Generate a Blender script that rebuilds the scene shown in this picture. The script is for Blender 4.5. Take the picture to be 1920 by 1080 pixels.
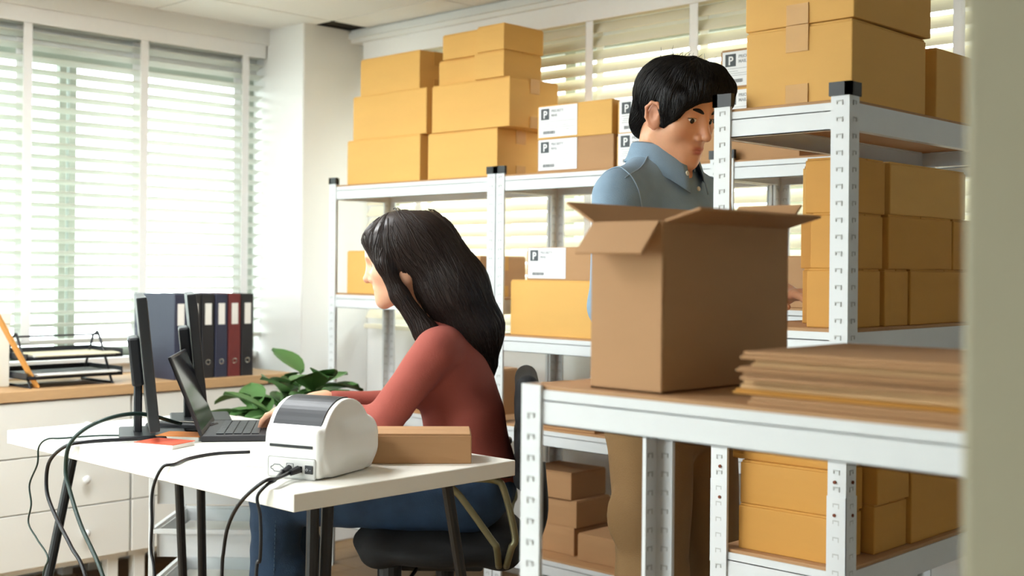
import bpy, bmesh, math, random
import numpy as np
from mathutils import Vector, Matrix, Euler

random.seed(7)
rng = np.random.default_rng(7)
for o in list(bpy.data.objects):
    bpy.data.objects.remove(o)
scene = bpy.context.scene
COL = scene.collection
R = math.radians

# ------------------------------------------------------------------ camera, world, exposure
cam_d = bpy.data.cameras.new('camera')
cam = bpy.data.objects.new('camera', cam_d)
COL.objects.link(cam)
cam_d.sensor_width = 36.0
cam_d.sensor_fit = 'HORIZONTAL'
cam_d.lens = 2307.0 / 1920.0 * 36.0
cam_d.shift_y = -38.0 / 1920.0
cam_d.clip_start = 0.05
cam.matrix_world = Matrix.Translation((0, 0, 1.16)) @ Matrix.Rotation(R(43.8), 4, 'Z') @ Matrix.Rotation(R(90), 4, 'X') @ Matrix.Rotation(R(0.52), 4, 'Z')
cam_d.dof.use_dof = True
cam_d.dof.focus_distance = 2.75
cam_d.dof.aperture_fstop = 3.6
scene.camera = cam

world = bpy.data.worlds.new('overcast_sky')
scene.world = world
world.use_nodes = True
bg = world.node_tree.nodes['Background']
bg.inputs['Color'].default_value = (0.90, 0.96, 1.0, 1)
bg.inputs['Strength'].default_value = 4.0

ADDED_LAMP = 14.0      # radiance of the added ceiling lamps, all out of view
vs = scene.view_settings
vs.view_transform = 'Standard'
vs.look = 'None'
vs.exposure = 1.25
vs.gamma = 1.0
vs.use_curve_mapping = False

# ------------------------------------------------------------------ materials
def lin(c):
    return tuple(((v / 255.0) / 12.92 if v / 255.0 <= 0.04045 else ((v / 255.0 + 0.055) / 1.055) ** 2.4) for v in c)

MATS = {}
def mat(name, rgb, rough=0.5, metal=0.0, var=0.0, scale=8.0, stretch=(1, 1, 1), bump=0.0, spec=0.5, bscale=None, coat=0.0):
    m = bpy.data.materials.new(name)
    m.use_nodes = True
    nt = m.node_tree
    b = nt.nodes['Principled BSDF']
    c = lin(rgb)
    b.inputs['Base Color'].default_value = (*c, 1)
    b.inputs['Roughness'].default_value = rough
    b.inputs['Metallic'].default_value = metal
    b.inputs['Specular IOR Level'].default_value = spec
    if coat:
        b.inputs['Coat Weight'].default_value = coat
    if var or bump:
        tc = nt.nodes.new('ShaderNodeTexCoord')
        mp = nt.nodes.new('ShaderNodeMapping')
        mp.inputs['Scale'].default_value = stretch
        nt.links.new(tc.outputs['Object'], mp.inputs['Vector'])
        nz = nt.nodes.new('ShaderNodeTexNoise')
        nz.inputs['Scale'].default_value = scale
        nz.inputs['Detail'].default_value = 5
        nt.links.new(mp.outputs['Vector'], nz.inputs['Vector'])
        if var:
            mx = nt.nodes.new('ShaderNodeMix'); mx.data_type = 'RGBA'
            mx.inputs['A'].default_value = (*[v * (1 - var) for v in c], 1)
            mx.inputs['B'].default_value = (*[min(1, v * (1 + var)) for v in c], 1)
            nt.links.new(nz.outputs['Fac'], mx.inputs['Factor'])
            nt.links.new(mx.outputs['Result'], b.inputs['Base Color'])
        if bump:
            n2 = nz
            if bscale:
                n2 = nt.nodes.new('ShaderNodeTexNoise')
                n2.inputs['Scale'].default_value = bscale
                nt.links.new(mp.outputs['Vector'], n2.inputs['Vector'])
            bp = nt.nodes.new('ShaderNodeBump')
            bp.inputs['Strength'].default_value = bump
            bp.inputs['Distance'].default_value = 0.002
            nt.links.new(n2.outputs['Fac'], bp.inputs['Height'])
            nt.links.new(bp.outputs['Normal'], b.inputs['Normal'])
    MATS[name] = m
    return m

mat('wall_paint', (240, 240, 238), 0.8, var=0.02, scale=3)
mat('partition_paint', (168, 162, 138), 0.85, var=0.02, scale=3)
mat('ceiling_tile', (236, 234, 230), 0.9, var=0.03, scale=120, bump=0.1)
mat('ceiling_gap', (46, 42, 32), 0.9)
mat('floor_wood', (150, 118, 78), 0.45, var=0.25, scale=6, stretch=(1, 12, 1), bump=0.05)
mat('floor_gap', (70, 50, 32), 0.8)
mat('window_frame', (168, 174, 162), 0.5, var=0.04)
mat('blind_slat', (214, 215, 206), 0.45, var=0.03, scale=5)
mat('blind_slat_cream', (242, 235, 212), 0.45, var=0.03, scale=5)
mat('blind_tape', (246, 246, 246), 0.8, var=0.02, scale=60)
mat('white_metal', (228, 231, 232), 0.35, var=0.02, scale=30)
mat('shelf_white', (220, 224, 226), 0.38, var=0.03, scale=20, stretch=(1, 1, 1))
mat('black_plastic', (24, 27, 30), 0.45, var=0.1, scale=30)
mat('slot_dark', (186, 189, 188), 0.6)
mat('rust_spot', (120, 62, 38), 0.8, var=0.2, scale=80)
mat('board', (176, 134, 92), 0.7, var=0.14, scale=18, stretch=(1, 6, 1), bump=0.05)
mat('carton_yellow', (222, 172, 92), 0.72, var=0.06, scale=5, stretch=(1, 1, 4), bump=0.05)
mat('carton_orange', (204, 148, 66), 0.72, var=0.07, scale=5, stretch=(1, 1, 4), bump=0.05)
mat('carton_brown', (180, 138, 96), 0.78, var=0.06, scale=6, stretch=(1, 1, 4), bump=0.05)
mat('carton_inner', (196, 158, 112), 0.8, var=0.05, scale=20)
mat('tape', (202, 152, 76), 0.36, var=0.05, scale=40, spec=0.35)
mat('label_white', (240, 241, 242), 0.6, var=0.01)
mat('label_grey', (78, 84, 88), 0.7)
mat('ink', (90, 94, 98), 0.7)
mat('ink_light', (160, 163, 166), 0.7)
mat('desk_white', (243, 241, 232), 0.35, var=0.015, scale=4)
mat('steel_black', (20, 21, 22), 0.4, var=0.1, scale=30)
mat('cable_black', (18, 19, 24), 0.4)
mat('cable_green', (30, 52, 46), 0.4)
mat('printer_white', (236, 235, 230), 0.35, var=0.015, scale=6)
mat('printer_grey', (196, 196, 192), 0.4)
mat('printer_smoke', (44, 46, 50), 0.42, spec=0.3)
mat('screen_black', (14, 15, 18), 0.2)
mat('screen_glow_off', (34, 36, 42), 0.12)
mat('cabinet_white', (232, 231, 224), 0.5, var=0.02, scale=3)
mat('worktop_oak', (198, 160, 116), 0.55, var=0.16, scale=10, stretch=(6, 1, 6), bump=0.04)
mat('plinth', (60, 46, 36), 0.8)
mat('paper', (244, 243, 238), 0.8, var=0.015, scale=10)
mat('paper_cream', (238, 230, 200), 0.8, var=0.02, scale=10)
mat('tray_black', (36, 38, 44), 0.4, var=0.08, scale=30)
mat('ruler_wood', (222, 160, 84), 0.55, var=0.1, scale=14, stretch=(1, 1, 8))
mat('cream_card', (232, 229, 216), 0.7, var=0.02)
mat('binder_blue', (48, 52, 74), 0.5, var=0.1, scale=40)
mat('binder_black', (34, 34, 38), 0.5, var=0.1, scale=40)
mat('binder_red', (112, 44, 44), 0.5, var=0.1, scale=40)
mat('leaf', (74, 112, 58), 0.5, var=0.25, scale=12)
mat('pot', (208, 204, 196), 0.6, var=0.04)
mat('soil', (58, 42, 30), 0.95, var=0.3, scale=60)
mat('chair_black', (20, 21, 24), 0.85, var=0.15, scale=220, bump=0.2)
mat('chrome', (190, 188, 184), 0.2, metal=1.0, var=0.03, scale=20)
mat('tube_reflect_olive', (128, 122, 92), 0.35, metal=0.4, var=0.1, scale=40)  # chrome tube, its olive reflections put into the base colour
mat('note_red', (214, 84, 52), 0.7, var=0.05)
mat('note_orange', (232, 142, 66), 0.7, var=0.05)
mat('hair_black', (13, 11, 11), 0.5, var=0.25, scale=60, spec=0.25)
mat('hair_brown', (38, 26, 22), 0.4, var=0.25, scale=60, spec=0.4)
mat('denim_shirt', (126, 150, 170), 0.85, var=0.14, scale=26, bump=0.35, bscale=420)
mat('denim_seam', (146, 166, 184), 0.85)
mat('button', (206, 200, 180), 0.4)
mat('khaki', (122, 94, 57), 0.88, var=0.18, scale=9, bump=0.3, bscale=300)
mat('rust_top', (152, 74, 62), 0.85, var=0.1, scale=14, bump=0.25, bscale=300)
mat('jeans', (38, 62, 90), 0.85, var=0.5, scale=22, bump=0.3, bscale=380)
mat('jeans_seam', (64, 88, 112), 0.85)
mat('shoe', (46, 44, 44), 0.6, var=0.1)
mat('shoe_white', (220, 218, 212), 0.6, var=0.05)
mat('eye_white', (226, 220, 214), 0.25)
mat('iris', (28, 18, 14), 0.15)
mat('lash', (16, 13, 12), 0.6)
mat('clear_plastic', (226, 230, 232), 0.25, spec=0.4)

def glass_mat():
    m = bpy.data.materials.new('window_glass'); m.use_nodes = True
    nt = m.node_tree; nt.nodes.clear()
    out = nt.nodes.new('ShaderNodeOutputMaterial'); mx = nt.nodes.new('ShaderNodeMixShader')
    tr = nt.nodes.new('ShaderNodeBsdfTransparent'); gl = nt.nodes.new('ShaderNodeBsdfGlossy')
    gl.inputs['Roughness'].default_value = 0.02
    tr.inputs['Color'].default_value = (0.96, 0.99, 0.97, 1)
    mx.inputs['Fac'].default_value = 0.06
    nt.links.new(tr.outputs[0], mx.inputs[1]); nt.links.new(gl.outputs[0], mx.inputs[2]); nt.links.new(mx.outputs[0], out.inputs['Surface'])
    MATS['glass'] = m
glass_mat()

def skin_mat(name, base, lip):
    m = bpy.data.materials.new(name); m.use_nodes = True
    nt = m.node_tree; b = nt.nodes['Principled BSDF']
    at = nt.nodes.new('ShaderNodeAttribute'); at.attribute_name = 'tint'
    sp = nt.nodes.new('ShaderNodeSeparateColor')
    nt.links.new(at.outputs['Color'], sp.inputs[0])
    nz = nt.nodes.new('ShaderNodeTexNoise'); nz.inputs['Scale'].default_value = 40
    m0 = nt.nodes.new('ShaderNodeMix'); m0.data_type = 'RGBA'
    cb = lin(base)
    m0.inputs['A'].default_value = (*[v * .94 for v in cb], 1); m0.inputs['B'].default_value = (*[min(1, v * 1.06) for v in cb], 1)
    nt.links.new(nz.outputs['Fac'], m0.inputs['Factor'])
    m1 = nt.nodes.new('ShaderNodeMix'); m1.data_type = 'RGBA'
    m1.inputs['B'].default_value = (*lin(lip), 1)
    nt.links.new(sp.outputs[0], m1.inputs['Factor']); nt.links.new(m0.outputs['Result'], m1.inputs['A'])
    nt.links.new(m1.outputs['Result'], b.inputs['Base Color'])
    b.inputs['Roughness'].default_value = 0.42
    b.inputs['Specular IOR Level'].default_value = 0.4
    b.inputs['Subsurface Weight'].default_value = 0.12
    b.inputs['Subsurface Radius'].default_value = (0.01, 0.004, 0.002)
    b.inputs['Subsurface Scale'].default_value = 0.5
    MATS[name] = m
skin_mat('skin_man', (222, 164, 128), (190, 104, 90))
skin_mat('skin_woman', (228, 176, 144), (200, 92, 86))

# ------------------------------------------------------------------ mesh helpers
class MB:
    def __init__(s):
        s.v = []; s.f = []
    def add(s, v, f):
        o = len(s.v)
        s.v += [tuple(p) for p in v]
        s.f += [tuple(i + o for i in q) for q in f]
        return s
    def box(s, lo, hi, M=None):
        x0, y0, z0 = lo; x1, y1, z1 = hi
        v = [(x0, y0, z0), (x1, y0, z0), (x1, y1, z0), (x0, y1, z0), (x0, y0, z1), (x1, y0, z1), (x1, y1, z1), (x0, y1, z1)]
        if M is not None: v = [M @ Vector(p) for p in v]
        return s.add(v, [(0, 3, 2, 1), (4, 5, 6, 7), (0, 1, 5, 4), (1, 2, 6, 5), (2, 3, 7, 6), (3, 0, 4, 7)])
    def rbox(s, lo, hi, r=0.004, seg=1, M=None):
        bm = bmesh.new()
        bmesh.ops.create_cube(bm, size=1.0)
        for v in bm.verts:
            v.co = Vector([lo[i] + (v.co[i] + .5) * (hi[i] - lo[i]) for i in range(3)])
        bmesh.ops.bevel(bm, geom=bm.edges[:], offset=r, segments=seg, affect='EDGES', profile=.5)
        bm.verts.index_update()
        vs_ = [(M @ v.co if M is not None else v.co.copy()) for v in bm.verts]
        fs_ = [[v.index for v in f.verts] for f in bm.faces]
        bm.free()
        return s.add(vs_, fs_)
    def prism(s, poly, axis, a, b):
        """extrude a 2-D polygon; axis 0: poly=(y,z), 1: poly=(x,z), 2: poly=(x,y)"""
        n = len(poly)
        def P(p, t):
            return [(t, p[0], p[1]), (p[0], t, p[1]), (p[0], p[1], t)][axis]
        v = [P(p, a) for p in poly] + [P(p, b) for p in poly]
        f = [tuple(range(n))[::-1], tuple(range(n, 2 * n))] + [(i, (i + 1) % n, n + (i + 1) % n, n + i) for i in range(n)]
        return s.add(v, f)
    def tube(s, pts, r, n=8, cap=True):
        pts = [Vector(p) for p in pts]
        rr = r if isinstance(r, (list, tuple)) else [r] * len(pts)
        rings = []; up = None
        for i, p in enumerate(pts):
            t = (pts[min(i + 1, len(pts) - 1)] - pts[max(i - 1, 0)]).normalized()
            if up is None:
                up = Vector((0, 0, 1)) if abs(t.z) < .9 else Vector((1, 0, 0))
            u = (up - t * up.dot(t))
            if u.length < 1e-6: u = t.orthogonal()
            u.normalize(); w = t.cross(u); up = u
            rings.append([p + (u * math.cos(a) + w * math.sin(a)) * rr[i] for a in [2 * math.pi * k / n for k in range(n)]])
        v = [q for rg in rings for q in rg]
        f = []
        for i in range(len(pts) - 1):
            for k in range(n):
                f.append((i * n + k, i * n + (k + 1) % n, (i + 1) * n + (k + 1) % n, (i + 1) * n + k))
        if cap:
            f.append(tuple(range(n))[::-1]); f.append(tuple((len(pts) - 1) * n + k for k in range(n)))
        return s.add(v, f)
    def cyl(s, c0, c1, r, n=16):
        return s.tube([c0, c1], r, n)
    def lathe(s, prof, n=20, c=(0, 0, 0)):
        v = []; f = []
        for (r, z) in prof:
            for k in range(n):
                a = 2 * math.pi * k / n
                v.append((c[0] + r * math.cos(a), c[1] + r * math.sin(a), c[2] + z))
        for i in range(len(prof) - 1):
            for k in range(n):
                f.append((i * n + k, i * n + (k + 1) % n, (i + 1) * n + (k + 1) % n, (i + 1) * n + k))
        f.append(tuple(range(n))[::-1]); f.append(tuple((len(prof) - 1) * n + k for k in range(n)))
        return s.add(v, f)
    def ball(s, c, r, nu=14, nv=8, M=None):
        r = r if isinstance(r, (list, tuple)) else (r, r, r)
        v = []; f = []
        for j in range(1, nv):
            th = math.pi * j / nv
            for k in range(nu):
                a = 2 * math.pi * k / nu
                v.append((math.sin(th) * math.cos(a), math.sin(th) * math.sin(a), math.cos(th)))
        top = len(v); v.append((0, 0, 1)); bot = len(v); v.append((0, 0, -1))
        for j in range(nv - 2):
            for k in range(nu):
                f.append((j * nu + k, (j + 1) * nu + k, (j + 1) * nu + (k + 1) % nu, j * nu + (k + 1) % nu))
        for k in range(nu):
            f.append((top, k, (k + 1) % nu)); f.append((bot, (nv - 2) * nu + (k + 1) % nu, (nv - 2) * nu + k))
        v = [Vector((c[0] + p[0] * r[0], c[1] + p[1] * r[1], c[2] + p[2] * r[2])) for p in v]
        if M is not None: v = [M @ p for p in v]
        return s.add(v, f)
    def mesh(s, name, material, smooth=False):
        me = bpy.data.meshes.new(name)
        me.from_pydata([tuple(p) for p in s.v], [], s.f)
        me.update()
        if material: me.materials.append(MATS[material])
        if smooth:
            me.polygons.foreach_set('use_smooth', [True] * len(me.polygons))
        return me
    def build(s, name, material, parent=None, loc=None, smooth=False, rot=None):
        return link(name, s.mesh(name, material, smooth), parent, loc, rot)

def link(name, me, parent=None, loc=None, rot=None):
    o = bpy.data.objects.new(name, me)
    COL.objects.link(o)
    if parent is not None: o.parent = parent
    if loc is not None: o.location = loc
    if rot is not None: o.rotation_euler = rot
    return o

def tag(o, label=None, cat=None, group=None, kind=None):
    if label: o['label'] = label
    if cat: o['category'] = cat
    if group: o['group'] = group
    if kind: o['kind'] = kind
    return o

def thing(name, label, cat, loc=(0, 0, 0), rz=0.0, group=None):
    o = link(name, None, None, loc, (0, 0, rz))
    o.empty_display_size = 0.05
    return tag(o, label, cat, group)

def spline(pts, n=10):
    """Catmull-Rom through the points"""
    P = [Vector(p) for p in pts]
    P = [P[0] * 2 - P[1]] + P + [P[-1] * 2 - P[-2]]
    out = []
    for i in range(1, len(P) - 2):
        a, b, c, d = P[i - 1], P[i], P[i + 1], P[i + 2]
        for k in range(n):
            t = k / n
            out.append(0.5 * ((2 * b) + (c - a) * t + (2 * a - 5 * b + 4 * c - d) * t * t + (3 * b - a - 3 * c + d) * t ** 3))
    out.append(P[-2])
    return out

TEXTC = {}
def text_mesh(body, size, material, bold=True):
    key = (body, size, material)
    if key in TEXTC: return TEXTC[key]
    cu = bpy.data.curves.new('lettering', 'FONT')
    cu.body = body; cu.size = size; cu.extrude = 0.0003; cu.resolution_u = 3
    if bold: cu.offset = size * 0.02
    o = bpy.data.objects.new('lettering', cu); COL.objects.link(o)
    dg = bpy.context.evaluated_depsgraph_get()
    me = bpy.data.meshes.new_from_object(o.evaluated_get(dg))
    bpy.data.objects.remove(o)
    me.materials.clear(); me.materials.append(MATS[material])
    TEXTC[key] = me
    return me

# ------------------------------------------------------------------ room shell
XL, YB, ZC = -4.45, 3.395, 2.16      # left wall, back wall, ceiling
XR, YF = 2.4, -2.6

f = link('floor', MB().box((XL - .15, YF, -.1), (XR + .1, YB + .15, -.004)).mesh('floor', 'floor_gap'))
tag(f, kind='structure')
pl_long = MB().box((-.0735, -.598, -.004), (.0735, .598, 0)).mesh('plank', 'floor_wood')
ix = 0
x = XL + .075
while x < XR:
    y0 = YF + .6 - (ix % 3) * .4
    y = y0
    while y - .6 < YB:
        if x < .4 and y > -.4:
            link('plank', pl_long, f, (x, y, 0))
        y += 1.2
    x += .15; ix += 1

# ceiling: slab + tiles with open joints
c = link('ceiling', MB().box((XL - .15, YF, ZC + .006), (XR + .1, YB + .15, ZC + .12)).mesh('ceiling', 'ceiling_gap'))
tag(c, kind='structure')
xs = [-4.335, -4.0] + [-4.0 + .638 * i for i in range(1, 11)]
ys = [3.104 - .612 * i for i in range(0, 10)][::-1] + [3.39]
tile_me = {}
for i in range(len(xs) - 1):
    for j in range(len(ys) - 1):
        w, d = xs[i + 1] - xs[i] - .009, ys[j + 1] - ys[j] - .009
        if xs[i] > -4.2 and xs[i] + .3 > XR: continue
        if xs[i] < -4.1 and ys[j] > 3.1: continue
        key = (round(w, 3), round(d, 3))
        if key not in tile_me:
            tile_me[key] = MB().rbox((-w / 2, -d / 2, 0), (w / 2, d / 2, .012), .002).mesh('ceiling_tile', 'ceiling_tile')
        link('ceiling_tile', tile_me[key], c, ((xs[i] + xs[i + 1]) / 2, (ys[j] + ys[j + 1]) / 2, ZC - .004))
# plaster margin along the left wall
MB().box((XL, YF, ZC - .004), (-4.34, 3.04, ZC + .006)).build('margin_strip', 'ceiling_tile', c)

# unseen ground a storey below, added to dim light from beneath the blinds
mat('paving', (128, 126, 118), 0.9, var=0.1, scale=.5)
tag(MB().box((-60, -60, -3.3), (60, 60, -3.2)).build('ground', 'paving'), kind='structure')
# unseen office lights added to the ceiling grid to brighten the room
m_ = mat('added_lamp_diffuser', (255, 250, 240), .5)
m_.node_tree.nodes['Principled BSDF'].inputs['Emission Color'].default_value = (.95, .985, 1.0, 1)
m_.node_tree.nodes['Principled BSDF'].inputs['Emission Strength'].default_value = ADDED_LAMP
for (lx, ly, lt) in [(-3.043, 1.574, 'over the monitors'), (-2.405, .35, 'in front of the desk'), (-3.681, -.262, 'near the left window'), (-2.405, -1.486, 'behind the camera')]:
    t = thing('added_ceiling_light', 'square office light added out of view in the ceiling ' + lt, 'ceiling light', (lx, ly, ZC - .016), 0, 'added ceiling lights')
    m = MB()
    for sgn in (-1, 1):
        m.box((-.30, sgn * .29 - .01, 0), (.30, sgn * .29 + .01, .011)); m.box((sgn * .29 - .01, -.30, 0), (sgn * .29 + .01, .30, .011))
    m.build('frame', 'white_metal', t)
    MB().box((-.279, -.279, .004), (.279, .279, .009)).build('diffuser', 'added_lamp_diffuser', t)
# left wall with one long window opening
ZS, ZH = .80, 1.965
m = MB()
m.box((XL - .14, YF, 0), (XL, YB + .14, ZS))
m.box((XL - .14, YF, ZH), (XL, YB + .14, ZC))
m.box((XL - .14, 3.06, ZS), (XL, YB + .14, ZH))
tag(m.build('wall_left', 'wall_paint'), kind='structure')
# back wall with window opening
BX0, BX1, BZ0, BZ1 = -3.98, -1.15, .95, 1.99
m = MB()
m.box((XL, YB, 0), (XR, YB + .14, BZ0))
m.box((XL, YB, BZ1), (XR, YB + .14, ZC))
m.box((XL, YB, BZ0), (BX0, YB + .14, BZ1))
m.box((BX1, YB, BZ0), (XR, YB + .14, BZ1))
tag(m.build('wall_back', 'wall_paint'), kind='structure')
tag(MB().box((XR, YF, 0), (XR + .1, YB + .14, ZC)).build('wall_right', 'wall_paint'), kind='structure')
# unseen wall added behind the camera to cut light, glazed opening admits daylight
FX0, FX1, FZ1 = -4.3, -2.1, 2.08
m = MB()
m.box((XL - .14, YF - .14, FZ1), (XR + .1, YF, ZC)); m.box((XL - .14, YF - .14, 0), (FX0, YF, FZ1)); m.box((FX1, YF - .14, 0), (XR + .1, YF, FZ1))
tag(m.build('wall_rear', 'wall_paint'), kind='structure')
# square pillar beside the camera (its edge fills the right border)
tag(MB().rbox((-.322, .731, 0), (-.15, .90, ZC), .006, 2).build('wall_front', 'partition_paint'), kind='structure')
# corner column
tag(MB().rbox((XL, 3.044, 0), (-4.113, YB, ZC), .004).build('wall_column', 'wall_paint'), kind='structure')
# baseboard along the back
tag(MB().box((-4.11, YB - .012, 0), (XR, YB, .08)).build('baseboard_back', 'wall_paint'), kind='structure')
# trims over the back blind
m = MB()
m.box((-4.113, 3.29, 2.104), (-.3, YB, ZC))
tag(m.build('trim_1', 'wall_paint'), kind='structure')
m = MB().box((-4.113, 3.275, 2.122), (-.3, 3.29, 2.146))
tag(m.build('trim_2', 'white_metal'), kind='structure')
tag(MB().box((XL, YF, 2.092), (-4.352, 3.044, ZC - .004)).build('trim_3', 'wall_paint'), kind='structure')

def window(name, axis, u0, u1, z0, z1, plane, depth, mull):
    """axis 'y': window in the left wall running along y"""
    w = link(name, None); tag(w, kind='structure')
    def bar(nm, a0, a1, b0, b1, mt='window_frame', d0=0, d1=depth):
        if axis == 'y':
            return MB().box((plane - d1, a0, b0), (plane - d0, a1, b1)).build(nm, mt, w)
        return MB().box((a0, plane + d0, b0), (a1, plane + d1, b1)).build(nm, mt, w)
    t = .035
    bar('frame_rail', u0, u1, z0, z0 + t); bar('frame_rail', u0, u1, z1 - t, z1)
    bar('frame_stile', u0, u0 + t, z0 + t, z1 - t); bar('frame_stile', u1 - t, u1, z0 + t, z1 - t)
    cuts = [u0 + t]
    for (a, b) in mull:
        bar('mullion', a, b, z0 + t, z1 - t); cuts += [a, b]
    cuts.append(u1 - t)
    for i in range(0, len(cuts), 2):
        bar('pane', cuts[i], cuts[i + 1], z0 + t, z1 - t, 'glass', depth * .45, depth * .55)
    return w
window('window_1', 'y', YF + .2, 3.06, ZS, ZH, XL - .04, .03,
       [(2.185, 2.213), (2.226, 2.254), (1.10, 1.15), (1.165, 1.20), (.1, .15), (-.9, -.85), (-1.9, -1.85), (2.985, 3.02)])
window('window_2', 'x', BX0, BX1, BZ0, BZ1, YB + .03, .06, [(-3.02, -2.97), (-2.07, -2.02)])
window('added_window', 'x', FX0, FX1, .02, FZ1, YF - .1, .06, [(-3.22, -3.17)])  # unseen glazing, added to let daylight in from behind
tag(MB().rbox((XL - .14, YF, ZS - .03), (XL + .03, 3.04, ZS), .004).build('trim_4', 'wall_paint'), kind='structure')

# ------------------------------------------------------------------ venetian blinds
def blind(name, label, axis, u0, u1, z0, ztop, plane, pitch, tilt, tapes, slat_mat, val):
    b = thing(name, label, 'blind', (0, 0, 0))
    L = u1 - u0
    # slat along local x, slightly crowned
    wv = .025
    prof = [(-wv, 0), (-wv * .5, .0016), (0, .0022), (wv * .5, .0016), (wv, 0), (wv, -.0026), (0, -.0004), (-wv, -.0026)]
    n = len(prof)
    v = [(-L / 2, p[0], p[1]) for p in prof] + [(L / 2, p[0], p[1]) for p in prof]
    fc = [(i, (i + 1) % n, n + (i + 1) % n, n + i) for i in range(n)] + [tuple(range(n))[::-1], tuple(range(n, 2 * n))]
    me = MB().add(v, fc).mesh('slat', slat_mat)
    k = 0; z = ztop - .03
    rz = R(90) if axis == 'y' else 0
    mid = (u0 + u1) / 2
    while z > z0 + .03:
        loc = (plane, mid, z) if axis == 'y' else (mid, plane, z)
        jit = random.uniform(-.02, .02)
        link('slat', me, b, loc, (tilt + jit, 0, rz))
        z -= pitch
    def bar(nm, a0, a1, zz0, zz1, h0, h1, mt):
        if axis == 'y':
            return MB().rbox((plane + h0, a0, zz0), (plane + h1, a1, zz1), .002).build(nm, mt, b)
        return MB().rbox((a0, plane - h1, zz0), (a1, plane - h0, zz1), .002).build(nm, mt, b)
    bar('bottom_rail', u0, u1, z0, z0 + .018, -.024, .024, slat_mat)
    bar('headrail', u0, u1, ztop - .005, ztop + .035, -.026, .026, slat_mat)
    bar('valance', u0, u1, val[0], val[1], .033, .041, 'blind_tape')
    for t in tapes:
        bar('ladder_tape', t - .017, t + .017, z0 + .01, val[0] + .01, .0295, .031, 'blind_tape')
        bar('ladder_tape', t - .017, t + .017, z0 + .01, val[0] + .01, -.031, -.0295, 'blind_tape')
    return b
blind('venetian_blind', 'white venetian blind with wide tapes over the left window', 'y', .62, 3.035, .86, 2.075, -4.405, .0445,
      R(-16), [.605 + .2, 1.073, 1.54, 2.007, 2.475, 2.941], 'blind_slat', (2.035, 2.092))
blind('venetian_blind', 'cream venetian blind half closed behind the back shelves and the standing man', 'x', -4.05, -1.05, .9, 2.04, 3.345, .0475,
      R(54), [-3.705, -3.258, -2.811, -2.364, -1.917, -1.47], 'blind_slat_cream', (2.03, 2.104))

# ------------------------------------------------------------------ shelving units
def post_mesh(hh, sx, sy, w=.037, t=.002):
    """angle profile, corner at the origin, flanges to sx*x and sy*y"""
    m = MB()
    m.box((min(0, sx * w), min(0, sy * t), 0), (max(0, sx * w), max(0, sy * t), hh))
    m.box((min(0, sx * t), min(sy * t, sy * w), 0), (max(0, sx * t), max(sy * t, sy * w), hh))
    # rolled lips
    m.box((min(sx * w, sx * (w - t)), min(sy * t, sy * .007), 0), (max(sx * w, sx * (w - t)), max(sy * t, sy * .007), hh))
    m.box((min(sx * t, sx * .007), min(sy * w, sy * (w - t)), 0), (max(sx * t, sx * .007), max(sy * w, sy * (w - t)), hh))
    return m.mesh('post', 'shelf_white')
def slots_mesh(hh, sx, sy, w=.037):
    """embossed key-hole slots on both flanges, outside and inside faces"""
    m = MB(); z = .035
    def slot(z):
        for (dx, dz, ww, h2) in [(0, 0, .013, .0022), (-.0055, -.004, .002, .008), (.0055, -.003, .002, .006)]:
            cx = sx * (w * .52 + dx)
            for yy in (-sy * .0006, sy * .0026):
                m.box((cx - ww / 2, yy - .0007, z + dz - h2 / 2), (cx + ww / 2, yy + .0007, z + dz + h2 / 2))
            cy = sy * (w * .52 + dx)
            for xx in (-sx * .0006, sx * .0026):
                m.box((xx - .0007, cy - ww / 2, z + dz - h2 / 2), (xx + .0007, cy + ww / 2, z + dz + h2 / 2))
    while z < hh - .03:
        slot(z); z += .0305
    return m.mesh('slots', 'slot_dark')
PCACHE = {}
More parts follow.
